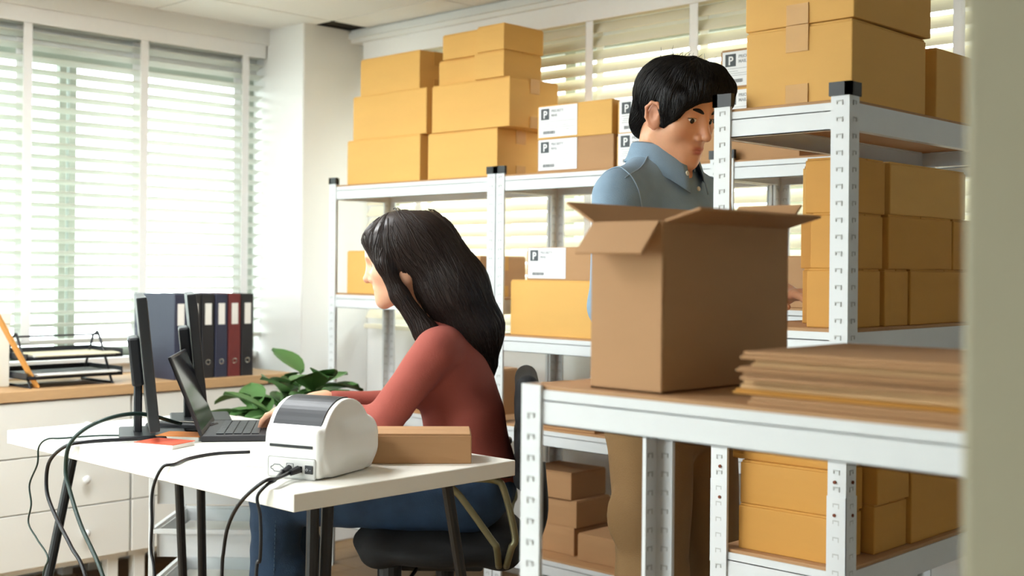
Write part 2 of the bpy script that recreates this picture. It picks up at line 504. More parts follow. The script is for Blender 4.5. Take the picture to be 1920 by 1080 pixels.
def shelving(name, label, x0, y0, w, d, hh, levels, group=None, joint=None, caps=True, bh=.05):
    t = thing(name, label, 'shelves', (x0, y0, 0), 0, group)
    for (cx, cy, sx, sy) in [(0, 0, 1, 1), (w, 0, -1, 1), (0, d, 1, -1), (w, d, -1, -1)]:
        key = (hh, sx, sy)
        if key not in PCACHE:
            PCACHE[key] = (post_mesh(hh, sx, sy), slots_mesh(hh, sx, sy))
        p = link('post', PCACHE[key][0], t, (cx, cy, 0))
        tag(link('slots', PCACHE[key][1], p), kind='stuff')
        e = .0025
        xa, xb = sorted((-sx * e, sx * .0405)); ya, yb = sorted((-sy * e, sy * .0405))
        # end cap hugging the angle
        if not caps: continue
        m = MB()
        m.box((xa, min(-sy * e, sy * .009), hh - .022), (xb, max(-sy * e, sy * .009), hh + .003))
        m.box((min(-sx * e, sx * .009), ya, hh - .022), (max(-sx * e, sx * .009), yb, hh + .003))
        m.build('post_cap', 'black_plastic', p)
        if joint:
            m = MB()
            m.box((min(-sx * .0012, sx * .038), min(-sy * .0012, 0), joint - .16), (max(-sx * .0012, sx * .038), max(-sy * .0012, 0), joint + .002))
            m.box((min(-sx * .0012, 0), min(-sy * .0012, sy * .038), joint - .16), (max(-sx * .0012, 0), max(-sy * .0012, sy * .038), joint + .002))
            m.build('post_sleeve', 'shelf_white', p)
            m = MB()
            for zz in (joint + .028, joint - .032):
                m.cyl((sx * .022, -sy * .0004, zz), (sx * .022, -sy * .003, zz), .0032, 8)
                m.cyl((-sx * .0004, sy * .022, zz), (-sx * .003, sy * .022, zz), .0032, 8)
            m.build('screw', 'rust_spot', p)
    for z in levels:
        # z = top of beam ; board lies inside with its edge just proud
        e = .004
        for (lo, hi) in [((e, .0045, z - bh), (w - e, .0075, z)), ((e, d - .0075, z - bh), (w - e, d - .0045, z)),
                         ((.0045, e, z - bh), (.0075, d - e, z)), ((w - .0075, e, z - bh), (w - .0045, d - e, z))]:
            m = MB().box(lo, hi)
            # turned-in flanges on the long edge
            if hi[0] - lo[0] > hi[1] - lo[1]:
                s = 1 if lo[1] < d / 2 else -1
                ya, yb = sorted((lo[1], lo[1] + s * .014))
                m.box((lo[0] + .03, ya, z - bh), (hi[0] - .03, yb, z - bh + .002)); m.box((lo[0] + .03, ya, z - .016), (hi[0] - .03, yb, z - .014))
            else:
                s = 1 if lo[0] < w / 2 else -1
                xa, xb = sorted((lo[0], lo[0] + s * .014))
                m.box((xa, lo[1] + .03, z - bh), (xb, hi[1] - .03, z - bh + .002)); m.box((xa, lo[1] + .03, z - .016), (xb, hi[1] - .03, z - .014))
            m.build('beam', 'shelf_white', t)
        MB().rbox((.008, .008, z - .014), (w - .008, d - .008, z + .006), .0015).build('board', 'board', t)
    return t
TOPZ = 1.467
G = 'white metal shelving along the back window'
shelving('shelving_unit', 'white shelving against the back window, leftmost bay beside the corner column', -3.83, 2.964, .905, .31, 1.5, [TOPZ, 1.05, .63, .21], G)
shelving('shelving_unit', 'white shelving against the back window, middle bay under the labelled parcels', -2.92, 2.964, .905, .31, 1.5, [TOPZ, .93, .63, .21], G)
shelving('shelving_unit', 'white shelving against the back window, rightmost bay behind the man', -2.01, 2.964, .905, .31, 1.5, [TOPZ, 1.05, .63, .21], G)
shelving('shelving_unit', 'white shelving right of the man, its narrow end facing the camera, full of orange boxes', -1.39, 2.02, .292, .90, 1.5, [TOPZ, 1.047, .61, .17], joint=.748)
shelving('shelving_unit', 'low white shelving in the near foreground with an open box on top', -1.228, 1.303, .90, .325, .992, [.985, .30], joint=None, caps=False)

# ------------------------------------------------------------------ cartons
def carton(label, lo, hi, mt='carton_yellow', seam='x', rz=0.0, group=None, tape=True, lab=None, name='cardboard_box', cat='box', both=False):
    cx, cy = (lo[0] + hi[0]) / 2, (lo[1] + hi[1]) / 2
    w, d, h = hi[0] - lo[0], hi[1] - lo[1], hi[2] - lo[2]
    t = thing(name, label, cat, (cx, cy, lo[2]), rz, group)
    # body with faintly bowed walls
    bm = bmesh.new(); bmesh.ops.create_cube(bm, size=1.0)
    bmesh.ops.subdivide_edges(bm, edges=bm.edges[:], cuts=3, use_grid_fill=True)
    a = random.uniform(.0006, .002)
    for v in bm.verts:
        p = v.co * 2
        bx_ = 1 - max(abs(p.y), abs(p.z)) ** 2; by_ = 1 - max(abs(p.x), abs(p.z)) ** 2
        v.co = Vector((p.x * w / 2 + (a * bx_ * (1 if p.x > 0 else -1) if abs(p.x) > .99 else 0),
                       p.y * d / 2 + (a * by_ * (1 if p.y > 0 else -1) if abs(p.y) > .99 else 0), (p.z + 1) / 2 * (h - .004)))
    sharp = [e for e in bm.edges if len(e.link_faces) == 2 and e.calc_face_angle(0) > 1.2]
    bmesh.ops.bevel(bm, geom=sharp, offset=.0022, segments=2, affect='EDGES', profile=.5)
    me = bpy.data.meshes.new('body'); bm.to_mesh(me); bm.free(); me.materials.append(MATS[mt])
    link('body', me, t)
    # two closing flaps meeting at a seam
    g = .0012; e = .0025
    if seam == 'x':
        fl = [((-w / 2 + e, -d / 2 + e, h - .0045), (w / 2 - e, -g, h)), ((-w / 2 + e, g, h - .0045), (w / 2 - e, d / 2 - e, h))]
    else:
        fl = [((-w / 2 + e, -d / 2 + e, h - .0045), (-g, d / 2 - e, h)), ((g, -d / 2 + e, h - .0045), (w / 2 - e, d / 2 - e, h))]
    for (l2, h2) in fl:
        MB().rbox(l2, h2, .001).build('flap', mt, t)
    if tape:
        tw = min(.024, d * .2); dn = min(.05, h * .38)
        m = MB(); q = .0006 + a
        if seam == 'x':
            m.box((-w / 2 - q, -tw, h), (w / 2 + q, tw, h + .0004))
            for s in (-1, 1):
                xa, xb = sorted((s * (w / 2 + .0002), s * (w / 2 + q + .0012)))
                m.box((xa, -tw, h - dn), (xb, tw, h + .0004)); m.box((xa, -tw, .001), (xb, tw, dn * .8))
        else:
            m.box((-tw, -d / 2 - q, h), (tw, d / 2 + q, h + .0004))
            for s in (-1, 1):
                ya, yb = sorted((s * (d / 2 + .0002), s * (d / 2 + q + .0012)))
                m.box((-tw, ya, h - dn), (tw, yb, h + .0004)); m.box((-tw, ya, .001), (tw, yb, dn * .8))
        m.build('tape', 'tape', t)
    if lab:
        lx, lz, lw, lh = lab    # left offset, bottom offset, size on the -y face
        y = -d / 2 - a - .0004
        lb = MB().box((-w / 2 + lx, y - .0006, lz), (-w / 2 + lx + lw, y, lz + lh)).build('shipping_label', 'label_white', t)
        lb['label'] = 'white shipping label with a grey P square'
        X0, Z0 = -w / 2 + lx, lz
        y2 = y - .0007
        def bar(nm, x0, z0, x1, z1, mt_):
            return MB().box((X0 + x0 * lw, y2 - .0003, Z0 + z0 * lh), (X0 + x1 * lw, y2, Z0 + z1 * lh)).build(nm, mt_, lb)
        s = .3 * lw
        MB().box((X0 + .06 * lw, y2 - .0003, Z0 + .93 * lh - .36 * lh), (X0 + .06 * lw + .36 * lh, y2, Z0 + .93 * lh)).build('logo_square', 'label_grey', lb)
        tm = text_mesh('P', .034, 'label_white')
        link('lettering', tm, lb, (X0 + .06 * lw + .10 * lh, y2 - .0006, Z0 + .625 * lh), (R(90), 0, 0))
        tm = text_mesh('PRIORITY', .0125, 'ink_light')
        link('lettering', tm, lb, (X0 + .33 * lw, y2 - .0002, Z0 + .80 * lh), (R(90), 0, 0))
        tm = text_mesh('MAIL', .0125, 'ink_light')
        link('lettering', tm, lb, (X0 + .33 * lw, y2 - .0002, Z0 + .66 * lh), (R(90), 0, 0))
        m = MB()
        for zz, x0, x1 in [(.50, .06, .95), (.42, .1, .32), (.36, .08, .5), (.36, .62, .78), (.30, .06, .95), (.22, .62, .8)]:
            m.box((X0 + x0 * lw, y2 - .0003, Z0 + zz * lh), (X0 + x1 * lw, y2, Z0 + zz * lh + .0011))
        m.build('printed_lines', 'ink_light', lb)
        m = MB(); xx = .12
        while xx < .42:
            ww = random.choice([.006, .01, .014])
            m.box((X0 + xx * lw, y2 - .0003, Z0 + .1 * lh), (X0 + (xx + ww) * lw, y2, Z0 + .2 * lh)); xx += ww + .007
        m.build('barcode', 'ink', lb)
    return t

GT = 'yellow cartons stacked on top of the back shelves'
carton('wide yellow carton, bottom of the left stack on the back shelves', (-3.748, 2.985, 1.473), (-3.33, 3.25, 1.643), group=GT)
carton('wide yellow carton, middle of the left stack on the back shelves', (-3.721, 2.99, 1.643), (-3.303, 3.25, 1.810), group=GT)
carton('yellow carton on top of the left stack, closest to the ceiling corner', (-3.687, 2.995, 1.810), (-3.342, 3.18, 1.951), group=GT, seam='x', rz=R(-1))
carton('large yellow carton with taped end, bottom of the taller stack behind a black post cap', (-3.287, 2.985, 1.473), (-2.937, 3.215, 1.638), group=GT)
carton('widest yellow carton with taped end, second from below in the taller stack', (-3.262, 2.98, 1.638), (-2.876, 3.225, 1.807), group=GT)
carton('small yellow carton set back on the left in the third layer of the taller stack', (-3.254, 3.005, 1.807), (-3.05, 3.19, 1.898), group=GT, tape=False)
carton('small yellow carton in front, third layer of the taller stack', (-3.040, 2.972, 1.807), (-2.897, 3.16, 1.898), group=GT, tape=False)
carton('yellow carton at the left of the very top layer of the taller stack', (-3.225, 2.995, 1.898), (-3.035, 3.19, 1.987), group=GT, tape=False)
carton('yellow carton at the right of the very top layer, its corner towards the camera', (-3.023, 2.968, 1.898), (-2.893, 3.165, 1.987), group=GT, tape=False)
GL = 'labelled parcels on the back shelves'
LAB = (.008, .006, .166, .100)
carton('yellow parcel with white shipping label, upper one of the pair left of the man', (-2.747, 2.98, 1.581), (-2.432, 3.2, 1.691), 'carton_yellow', group=GL, lab=LAB, tape=False)
carton('brown parcel with white shipping label, lower one of the pair left of the man', (-2.747, 2.98, 1.473), (-2.425, 3.2, 1.581), 'carton_brown', group=GL, lab=LAB, tape=False)
carton('yellow parcel with white shipping label, upper one partly behind the man’s head', (-2.417, 2.99, 1.576), (-2.13, 3.2, 1.683), 'carton_yellow', group=GL, lab=LAB, tape=False)
carton('yellow parcel with white shipping label, lower one behind the man’s collar', (-2.42, 2.99, 1.473), (-2.13, 3.2, 1.576), 'carton_yellow', group=GL, lab=LAB, tape=False)
carton('flat brown carton right of the man’s chin, under the labelled pair', (-2.12, 2.99, 1.473), (-1.775, 3.2, 1.57), 'carton_brown', group=GL, tape=False)
carton('yellow parcel with white label, lower one right of the man’s hair', (-2.035, 2.99, 1.570), (-1.72, 3.2, 1.682), 'carton_yellow', group=GL, lab=LAB, tape=False)
carton('brown parcel with white label, upper one right of the man’s hair', (-2.040, 2.995, 1.682), (-1.725, 3.2, 1.795), 'carton_brown', group=GL, lab=LAB, tape=False)
carton('tan carton on the back shelves seen under the top shelf of the right rack', (-1.70, 2.99, 1.473), (-1.33, 3.2, 1.60), 'carton_brown', group=GL, tape=False)
# middle levels of the back shelves
GM = 'cartons on the middle levels of the back shelves'
carton('wide tan carton on the middle shelf behind the woman’s chair', (-2.868, 2.985, .936), (-2.46, 3.22, 1.12), 'carton_yellow', group=GM)
carton('labelled parcel on the wide tan carton behind the woman', (-2.80, 2.99, 1.12), (-2.50, 3.2, 1.228), 'carton_brown', group=GM, lab=LAB, tape=False)
carton('labelled parcel on the middle shelf left of the man’s shoulder', (-2.43, 2.99, .936), (-2.13, 3.2, 1.044), 'carton_brown', group=GM, lab=LAB, tape=False)
carton('labelled parcel on top of another, left of the man’s shoulder', (-2.435, 2.99, 1.044), (-2.135, 3.2, 1.152), 'carton_yellow', group=GM, lab=LAB, tape=False)
carton('yellow carton on the leftmost bay’s middle shelf by the column', (-3.75, 2.99, 1.056), (-3.40, 3.22, 1.22), 'carton_yellow', group=GM)
carton('brown carton on the leftmost bay’s middle shelf above the plant', (-3.36, 2.99, 1.056), (-3.02, 3.22, 1.20), 'carton_brown', group=GM)
carton('brown carton on the rightmost bay’s middle shelf behind the man', (-1.95, 2.99, 1.056), (-1.62, 3.22, 1.20), 'carton_brown', group=GM)
carton('brown carton on the leftmost bay’s third shelf behind the woman', (-3.4, 2.99, .636), (-3.05, 3.22, .80), 'carton_brown', group=GM)
carton('brown carton on the middle bay’s third shelf behind the chair', (-2.83, 2.99, .636), (-2.5, 3.22, .77), 'carton_brown', group=GM)
# low shelf of the back unit
GB = 'brown cartons on the lowest back shelf'
carton('brown carton at the base of the three-high stack on the lowest back shelf', (-2.86, 3.055, .216), (-2.637, 3.235, .307), 'carton_brown', group=GB, tape=False)
carton('brown carton in the middle of the three-high stack on the lowest back shelf', (-2.86, 3.058, .307), (-2.630, 3.235, .397), 'carton_brown', group=GB, tape=False)
carton('brown carton on top of the three-high stack on the lowest back shelf', (-2.86, 3.05, .397), (-2.652, 3.235, .487), 'carton_brown', group=GB, tape=False, rz=R(1.5))
carton('single brown carton right of the stack, beside the man’s leg', (-2.600, 3.03, .216), (-2.40, 3.21, .303), 'carton_brown', group=GB, tape=False)
carton('brown carton between the man’s legs on the lowest back shelf', (-2.20, 3.0, .216), (-2.06, 3.2, .31), 'carton_brown', group=GB, tape=False)
carton('brown carton on the lowest shelf of the leftmost bay, by the woman’s foot', (-3.75, 3.0, .216), (-3.45, 3.22, .36), 'carton_brown', group=GB, tape=False)

# right rack
GA = 'orange cartons in the right rack'
O = 'carton_orange'
carton('large yellow carton on the top shelf of the right rack, with tape down its front', (-1.343, 2.06, 1.473), (-1.115, 2.36, 1.625), 'carton_yellow', seam='y', group=GA)
carton('large yellow carton stacked on top, at the upper edge of the picture', (-1.350, 2.07, 1.628), (-1.112, 2.37, 1.79), 'carton_yellow', seam='y', group=GA, rz=R(-1.5))
carton('yellow carton at the back of the right rack’s top shelf', (-1.36, 2.42, 1.473), (-1.12, 2.86, 1.62), 'carton_yellow', group=GA)
for k, (z0, z1, x0) in enumerate([(1.053, 1.164, -1.205), (1.164, 1.268, -1.20), (1.268, 1.372, -1.215)]):
    carton(['orange carton at the front of the right rack’s middle shelf, bottom of three', 'orange carton at the front of the right rack’s middle shelf, second of three',
            'orange carton at the front of the right rack’s middle shelf, top of three'][k], (x0, 2.06 + .004 * k, z0), (-1.122, 2.19 + .008 * k, z1), O, group=GA, tape=False)
carton('orange carton on the middle shelf of the right rack, left one of the lower pair', (-1.3, 2.205, 1.053), (-1.12, 2.302, 1.164), O, group=GA, tape=False)
carton('orange carton on the middle shelf of the right rack, right one of the lower pair', (-1.3, 2.309, 1.053), (-1.118, 2.62, 1.164), O, group=GA, tape=False)
carton('long orange carton lying across the lower pair in the right rack', (-1.31, 2.214, 1.164), (-1.118, 2.496, 1.270), O, group=GA, tape=False)
carton('orange carton right of the long one in the second layer of the right rack', (-1.31, 2.502, 1.164), (-1.118, 2.78, 1.270), O, group=GA, tape=False)
carton('yellow carton in the highest layer of the right rack’s middle shelf', (-1.31, 2.22, 1.270), (-1.118, 2.56, 1.372), 'carton_yellow', group=GA, tape=False)
carton('orange carton standing on the right rack’s lower shelf, lower of two beside the post', (-1.345, 2.05, .616), (-1.147, 2.17, .704), O, group=GA, tape=False)
carton('orange carton on the right rack’s lower shelf, upper of two beside the post', (-1.345, 2.055, .704), (-1.147, 2.175, .788), O, group=GA, tape=False)
carton('flat orange carton lying on the pair beside the post', (-1.37, 2.065, .788), (-1.155, 2.178, .84), O, group=GA, tape=False)
carton('small orange carton on the right rack’s lower shelf, under an equal one', (-1.30, 2.184, .616), (-1.127, 2.318, .711), O, group=GA, tape=False)
carton('small orange carton on top of an equal one in the right rack', (-1.30, 2.186, .711), (-1.122, 2.318, .80), O, group=GA, tape=False)
carton('tall orange carton at the far right of the right rack’s lower shelf', (-1.32, 2.325, .616), (-1.12, 2.60, .86), O, group=GA, tape=False)
carton('brown carton on the lowest shelf of the right rack', (-1.33, 2.38, .176), (-1.12, 2.66, .36), 'carton_brown', group=GA)

# open carton and flat-packed sheets on the foreground rack
def open_carton(label, lo, hi, mt):
    w, d, h = hi[0] - lo[0], hi[1] - lo[1], hi[2] - lo[2]
    t = thing('open_carton', label, 'box', (lo[0], lo[1], lo[2]))
    k = .004
    MB().rbox((0, 0, 0), (w, d, k), .001).build('base', mt, t)
    for (a, b) in [((0, 0, 0), (w, k, h)), ((0, d - k, 0), (w, d, h)), ((0, k, 0), (k, d - k, h)), ((w - k, k, 0), (w, d - k, h))]:
        MB().rbox(a, b, .001).build('side_panel', mt, t)
    fl = .06
    for (loc, rot, L, nm) in [((w / 2, 0, h), (R(118), 0, 0), w, 'front'), ((w / 2, d, h), (R(62), 0, 0), w, 'back'),
                          ((0, d / 2, h), (R(140), 0, R(-90)), d, 'left'), ((w, d / 2, h), (R(128), 0, R(90)), d, 'right')]:
        # flap: hinge on local x axis, rising along local y
        rx = rot[0]
        me = MB().rbox((-L / 2 + .004, 0, -.002), (L / 2 - .004, fl, .002), .001).mesh('flap', mt)
        o = link('flap', me, t, loc)
        if nm == 'front': o.rotation_euler = (R(180 + 48), 0, 0)
        elif nm == 'back': o.rotation_euler = (R(38), 0, 0)
        elif nm == 'left': o.rotation_euler = (R(30), 0, R(90))
        else: o.rotation_euler = (R(15), 0, R(-90))
    return t
open_carton('large open brown carton standing on the low foreground rack, flaps up', (-1.125, 1.335, .991), (-1.0, 1.655, 1.225), 'carton_brown')
FS = 'flattened cartons piled on the foreground rack'
zz = .991
for k in range(7):
    a = random.uniform(-1.5, 1.5)
    th = random.choice([.006, .008, .01, .012])
    w, d = random.uniform(.40, .46), random.uniform(.26, .29)
    t = thing('flattened_carton', ['lowest flattened carton of the pile on the foreground rack', 'second flattened carton from below on the foreground rack',
                                   'third flattened carton from below on the foreground rack', 'fourth flattened carton, middle of the foreground pile',
                                   'fifth flattened carton from below on the foreground rack', 'second flattened carton from the top of the foreground pile',
                                   'topmost flattened carton of the pile on the foreground rack'][k], 'cardboard', (-.66 + random.uniform(-.01, .01), 1.47, zz), R(a), FS)
    mm = ['carton_brown', 'carton_orange', 'carton_inner', 'board', 'carton_brown', 'carton_inner', 'carton_brown'][k]
    MB().rbox((-w / 2, -d / 2, 0), (w / 2, d / 2, th * .48), .0012).build('sheet', mm, t)
    MB().rbox((-w / 2 + .002, -d / 2 + .004, th * .5), (w / 2 - .003, d / 2 - .002, th), .0012).build('sheet', mm, t)
    zz += th + .0006

# ------------------------------------------------------------------ desk
dk = thing('desk', 'white desk on black trestle legs with a label printer on it', 'desk', (0, 0, 0))
MB().rbox((-3.092, 1.373, .701), (-1.873, 1.970, .735), .0015, 1).build('tabletop', 'desk_white', dk)
def leg(p, q, r=.0115):
    MB().tube([p, q], r, 12).build('leg', 'steel_black', dk)
    MB().cyl((q[0], q[1], 0), (q[0], q[1], .012), r * 1.25, 12).build('foot', 'black_plastic', dk)
leg((-2.9, 1.459, .700), (-2.9, 1.312, .008))
leg((-2.9, 1.745, .700), (-2.9, 1.785, .008))
leg((-2.9, 1.815, .700), (-2.9, 1.835, .008))
leg((-1.95, 1.476, .700), (-1.95, 1.466, .008), .0125)
leg((-1.95, 1.512, .700), (-1.95, 1.474 + .012, .008), .0125)
leg((-1.95, 1.832, .700), (-1.95, 1.985, .008), .0125)
for xx in (-2.9, -1.95):
    MB().box((xx - .012, 1.44, .689), (xx + .012, 1.85, .7008)).build('trestle_bar', 'steel_black', dk)
    MB().tube([(xx, 1.36 if xx < -2.5 else 1.476, .22), (xx, 1.82 if xx < -2.5 else 1.94, .22)], .008, 8).build('trestle_bar', 'steel_black', dk)

# ------------------------------------------------------------------ chest of drawers by the left window
XC = -4.0
def drawer_unit(label, y0, y1):
    t = thing('drawer_cabinet', label, 'cabinet', (XL + .012, y0, 0), 0, 'white drawer cabinets under the oak top')
    w, d = y1 - y0, XC - (XL + .012)
    MB().box((0, .002, .12), (d - .022, w - .002, .699)).build('carcass', 'cabinet_white', t)
    for a in (.03, w - .07):
        for b in (.03, d - .07):
            MB().box((b, a, 0), (b + .04, a + .04, .12)).build('leg', 'cabinet_white', t)
    for (z0, z1) in [(.513, .695), (.326, .509), (.14, .322)]:
        dr = MB().rbox((d - .021, .003, z0), (d, w - .003, z1), .0015).build('drawer', 'cabinet_white', t)
        for ky in (w * .25, w * .75):
            MB().lathe([(.006, 0), (.006, .012), (.013, .016), (.0145, .021), (.012, .026), (.004, .028)], 14).build('knob', 'white_metal', dr, (d, ky, (z0 + z1) / 2), True, (0, R(90), 0))
    return t
drawer_unit('white three-drawer cabinet under the paper tray at the left edge', 1.523, 2.223)
drawer_unit('white drawer cabinet under the binders, half hidden by the drawer cart', 2.227, 2.927)
drawer_unit('white drawer cabinet running out of the picture at the left', .819, 1.519)
tag(MB().rbox((XL + .002, .82, .70), (XC + .008, 2.93, .736), .002).build('worktop', 'worktop_oak'), 'long oak worktop over the white drawer cabinets by the window', 'worktop')

# ------------------------------------------------------------------ things on the worktop
tr = thing('letter_tray', 'black two-tier letter tray full of papers at the left edge of the worktop', 'letter tray', (-4.17, 2.05, .736))
for yy in (-.17, .13):
    pts = [(-.03, yy, .168), (-.105, yy, .012), (-.10, yy, .004), (.10, yy, .004), (.105, yy, .012), (.012, yy, .168), (-.012, yy, .172), (-.03, yy, .168)]
    MB().tube(spline(pts, 4), .0045, 8).build('side_frame', 'tray_black', tr, smooth=True)
MB().tube([(0, -.17, .17), (0, .13, .17)], .0035, 8).build('top_rod', 'tray_black', tr)
for i, z in enumerate((.03, .095)):
    ty = MB()
    ty.box((-.12, -.19, z), (.13, .16, z + .003)); ty.box((-.12, -.19, z), (-.117, .16, z + .03)); ty.box((-.12, -.19, z), (.13, -.187, z + .022)); ty.box((-.12, .157, z), (.13, .16, z + .03))
    ty.box((.127, -.19, z), (.13, .16, z + .012))
    ty.build('tray', 'tray_black', tr)
ps = 'loose papers in the letter tray'
n = 0
for z in (.739 + .031, .739 + .096):
    for k in range(4):
        n += 1
        sh = MB(); nx = 8
        vv = []; ff = []
        for i in range(nx + 1):
            for j in range(2):
                xx = -.105 + .225 * i / nx
                vv.append((xx, -.15 + .30 * j, .0035 * k + .004 * math.sin(i * .8 + k) * (i / nx) + .001))
        for i in range(nx):
            ff.append((i * 2, i * 2 + 2, i * 2 + 3, i * 2 + 1))
        nv = len(vv); vv += [(p[0], p[1], p[2] - .0016) for p in vv]; ff2 = [tuple(reversed([q + nv for q in fq])) for fq in ff]
        edge = [(i * 2, i * 2 + nv, i * 2 + 2 + nv, i * 2 + 2) for i in range(nx)] + [(i * 2 + 1, i * 2 + 3, i * 2 + 3 + nv, i * 2 + 1 + nv) for i in range(nx)] + [(0, 1, 1 + nv, nv), (2 * nx, 2 * nx + nv, 2 * nx + 1 + nv, 2 * nx + 1)]
        sh.add(vv, ff + ff2 + edge)
        tag(sh.build('paper_sheaf', 'paper_cream' if k == 3 and z > .8 else 'paper', None, (-4.165 + .006 * k, 2.04 + random.uniform(-.008, .008), z), False, (0, 0, R(random.uniform(-2, 2)))),
            'sheaf of white paper lying in the %s tier of the letter tray' % ('lower' if z < .8 else 'upper'), 'paper', ps + (' lower' if z < .8 else ' upper'))
ru = thing('wooden_ruler', 'orange wooden stick leaning at the left edge of the picture', 'ruler', (-4.06, 1.905, .7385))
MB().rbox((-.012, -.004, 0), (.012, .004, .30), .001).build('stick', 'ruler_wood', ru)
ru.rotation_euler = (R(33), 0, R(15))
MB().rbox((-.0125, -.0042, .292), (.0125, .0042, .302), .001).build('end_cap', 'ruler_wood', ru)
cb = thing('storage_box', 'cream upright storage box at the left edge before the blind', 'box', (-4.27, 1.725, .736))
MB().rbox((-.11, -.13, 0), (.11, .13, .22), .004, 2).build('body', 'cream_card', cb)
MB().rbox((-.114, -.134, .215), (.114, .134, .255), .004, 2).build('lid', 'cream_card', cb)
# binders
names = ['leftmost', 'second', 'third', 'fourth', 'fifth', 'rightmost']
for i in range(6):
    mt_ = ['binder_blue', 'binder_black', 'binder_black', 'binder_blue', 'binder_red', 'binder_black'][i]
    b = thing('ring_binder', '%s of the six dark ring binders standing on the oak worktop' % names[i], 'binder', (-4.16, 2.40 + i * .058, .736), 0, 'ring binders on the worktop')
    m = MB(); m.box((-.14, 0, 0), (.145, .003, .315)); m.box((-.14, .049, 0), (.145, .052, .315)); m.build('cover', mt_, b)
    MB().rbox((.143, 0, 0), (.148, .052, .315), .0015).build('spine', mt_, b)
    MB().box((-.12, .006, .01), (.13, .046, .30)).build('page_block', 'paper', b)
    MB().box((.1482, .012, .20), (.1488, .040, .28)).build('spine_label', 'paper', b)
    me = MB().tube([(.1485, .026 + .009 * math.cos(a), .06 + .009 * math.sin(a)) for a in [2 * math.pi * k / 14 for k in range(15)]], .0016, 6, False).mesh('finger_ring', 'chrome')
    link('finger_ring', me, b)
# potted plant
pt = thing('potted_plant', 'leafy green pot plant behind the desk, left of the woman', 'plant', (-3.33, 2.42, 0))
MB().lathe([(.11, 0), (.115, .01), (.135, .30), (.14, .31), (.14, .34), (.128, .34), (.125, .32)], 24).build('pot', 'pot', pt, smooth=False)
MB().lathe([(.001, .318), (.124, .318), (.124, .312), (.001, .312)], 20).build('soil', 'soil', pt)
leafm = []
for q in range(4):
    m = MB(); nn = 6; v = []; fa = []
    L, Wd = .10 + .02 * q, .035 + .004 * q
    for i in range(nn + 1):
        t_ = i / nn; wd = Wd * math.sin(math.pi * min(1, t_ * .95 + .05)) ** .8
        zc = .03 * t_ - .05 * t_ * t_
        v += [(-wd, L * t_, zc + .012), (0, L * t_, zc), (wd, L * t_, zc + .012)]
    for i in range(nn):
        a = i * 3
        fa += [(a, a + 1, a + 4, a + 3), (a + 1, a + 2, a + 5, a + 4)]
    leafm.append(m.add(v, fa).mesh('leaf', 'leaf', True))
for s in range(9):
    a = 2 * math.pi * s / 9 + random.uniform(-.2, .2)
    hh = random.uniform(.45, .72); sp = random.uniform(.08, .2)
    pts = spline([(0.02 * math.cos(a), 0.02 * math.sin(a), .315), (sp * .5 * math.cos(a), sp * .5 * math.sin(a), .315 + hh * .4), (sp * math.cos(a), sp * math.sin(a), .315 + hh * .75)], 5)
    MB().tube(pts, [.005 - .003 * i / len(pts) for i in range(len(pts))], 6).build('stem', 'leaf', pt, smooth=True)
    for k in range(3, len(pts)):
        for w in range(2):
            link('leaf', random.choice(leafm), pt, pts[k], (R(random.uniform(-10, 35)), R(random.uniform(-20, 20)), a + random.uniform(-1.3, 1.3) - math.pi / 2))

# drawer cart of wire and clear plastic, turned to the camera
ct = thing('drawer_cart', 'white open-frame drawer cart holding trays of paper under the desk', 'drawer cart', (-3.142, 2.05, 0), R(43.8))
CW, CD, CH = .33, .34, .62
for sx in (-1, 1):
    for sy in (-1, 1):
        MB().rbox((sx * CW / 2 - .007, sy * CD / 2 - .007, 0), (sx * CW / 2 + .007, sy * CD / 2 + .007, CH), .002).build('upright', 'white_metal', ct)
for z in (.10, .255, .405, .555):
    m = MB()
    for s in (-1, 1):
        m.box((-CW / 2, s * CD / 2 - .006, z - .006), (CW / 2, s * CD / 2 + .006, z + .006)); m.box((s * CW / 2 - .006, -CD / 2, z - .006), (s * CW / 2 + .006, CD / 2, z + .006))
    m.build('rail', 'white_metal', ct)
    if z < .5 or True:
        tb = MB()
        tb.box((-CW / 2 + .012, -CD / 2 + .012, z - .075 if z > .2 else z - .06), (CW / 2 - .012, CD / 2 - .012, (z - .072) if z > .2 else z - .057))
        zb = (z - .075) if z > .2 else z - .06
        for s in (-1, 1):
            tb.box((-CW / 2 + .012, s * (CD / 2 - .014) - .0015, zb), (CW / 2 - .012, s * (CD / 2 - .014) + .0015, z)); tb.box((s * (CW / 2 - .014) - .0015, -CD / 2 + .012, zb), (s * (CW / 2 - .014) + .0015, CD / 2 - .012, z))
        tb.build('basket', 'clear_plastic', ct)
MB().rbox((-CW / 2 - .008, -CD / 2 - .008, CH), (CW / 2 + .008, CD / 2 + .008, CH + .012), .003).build('top_panel', 'white_metal', ct)
Mct = Matrix.Translation((-3.142, 2.05, 0)) @ Matrix.Rotation(R(43.8), 4, 'Z')
for i, z in enumerate((.041, .181, .331, .481)):
    for k in range(3):
        tag(MB().rbox((-.145, -.145, 0), (.145, .145, .011), .001).build('paper_stack', 'paper', None, Mct @ Vector((0, .004 * k, z + .0022 + .0122 * k)), False, (0, 0, R(43.8 + random.uniform(-2, 2)))),
            'stack of white paper in the %s basket of the drawer cart' % ['lowest', 'second lowest', 'second highest', 'highest'][i], 'paper', 'paper stacks in the %s cart basket' % ['lowest', 'second', 'third', 'highest'][i])

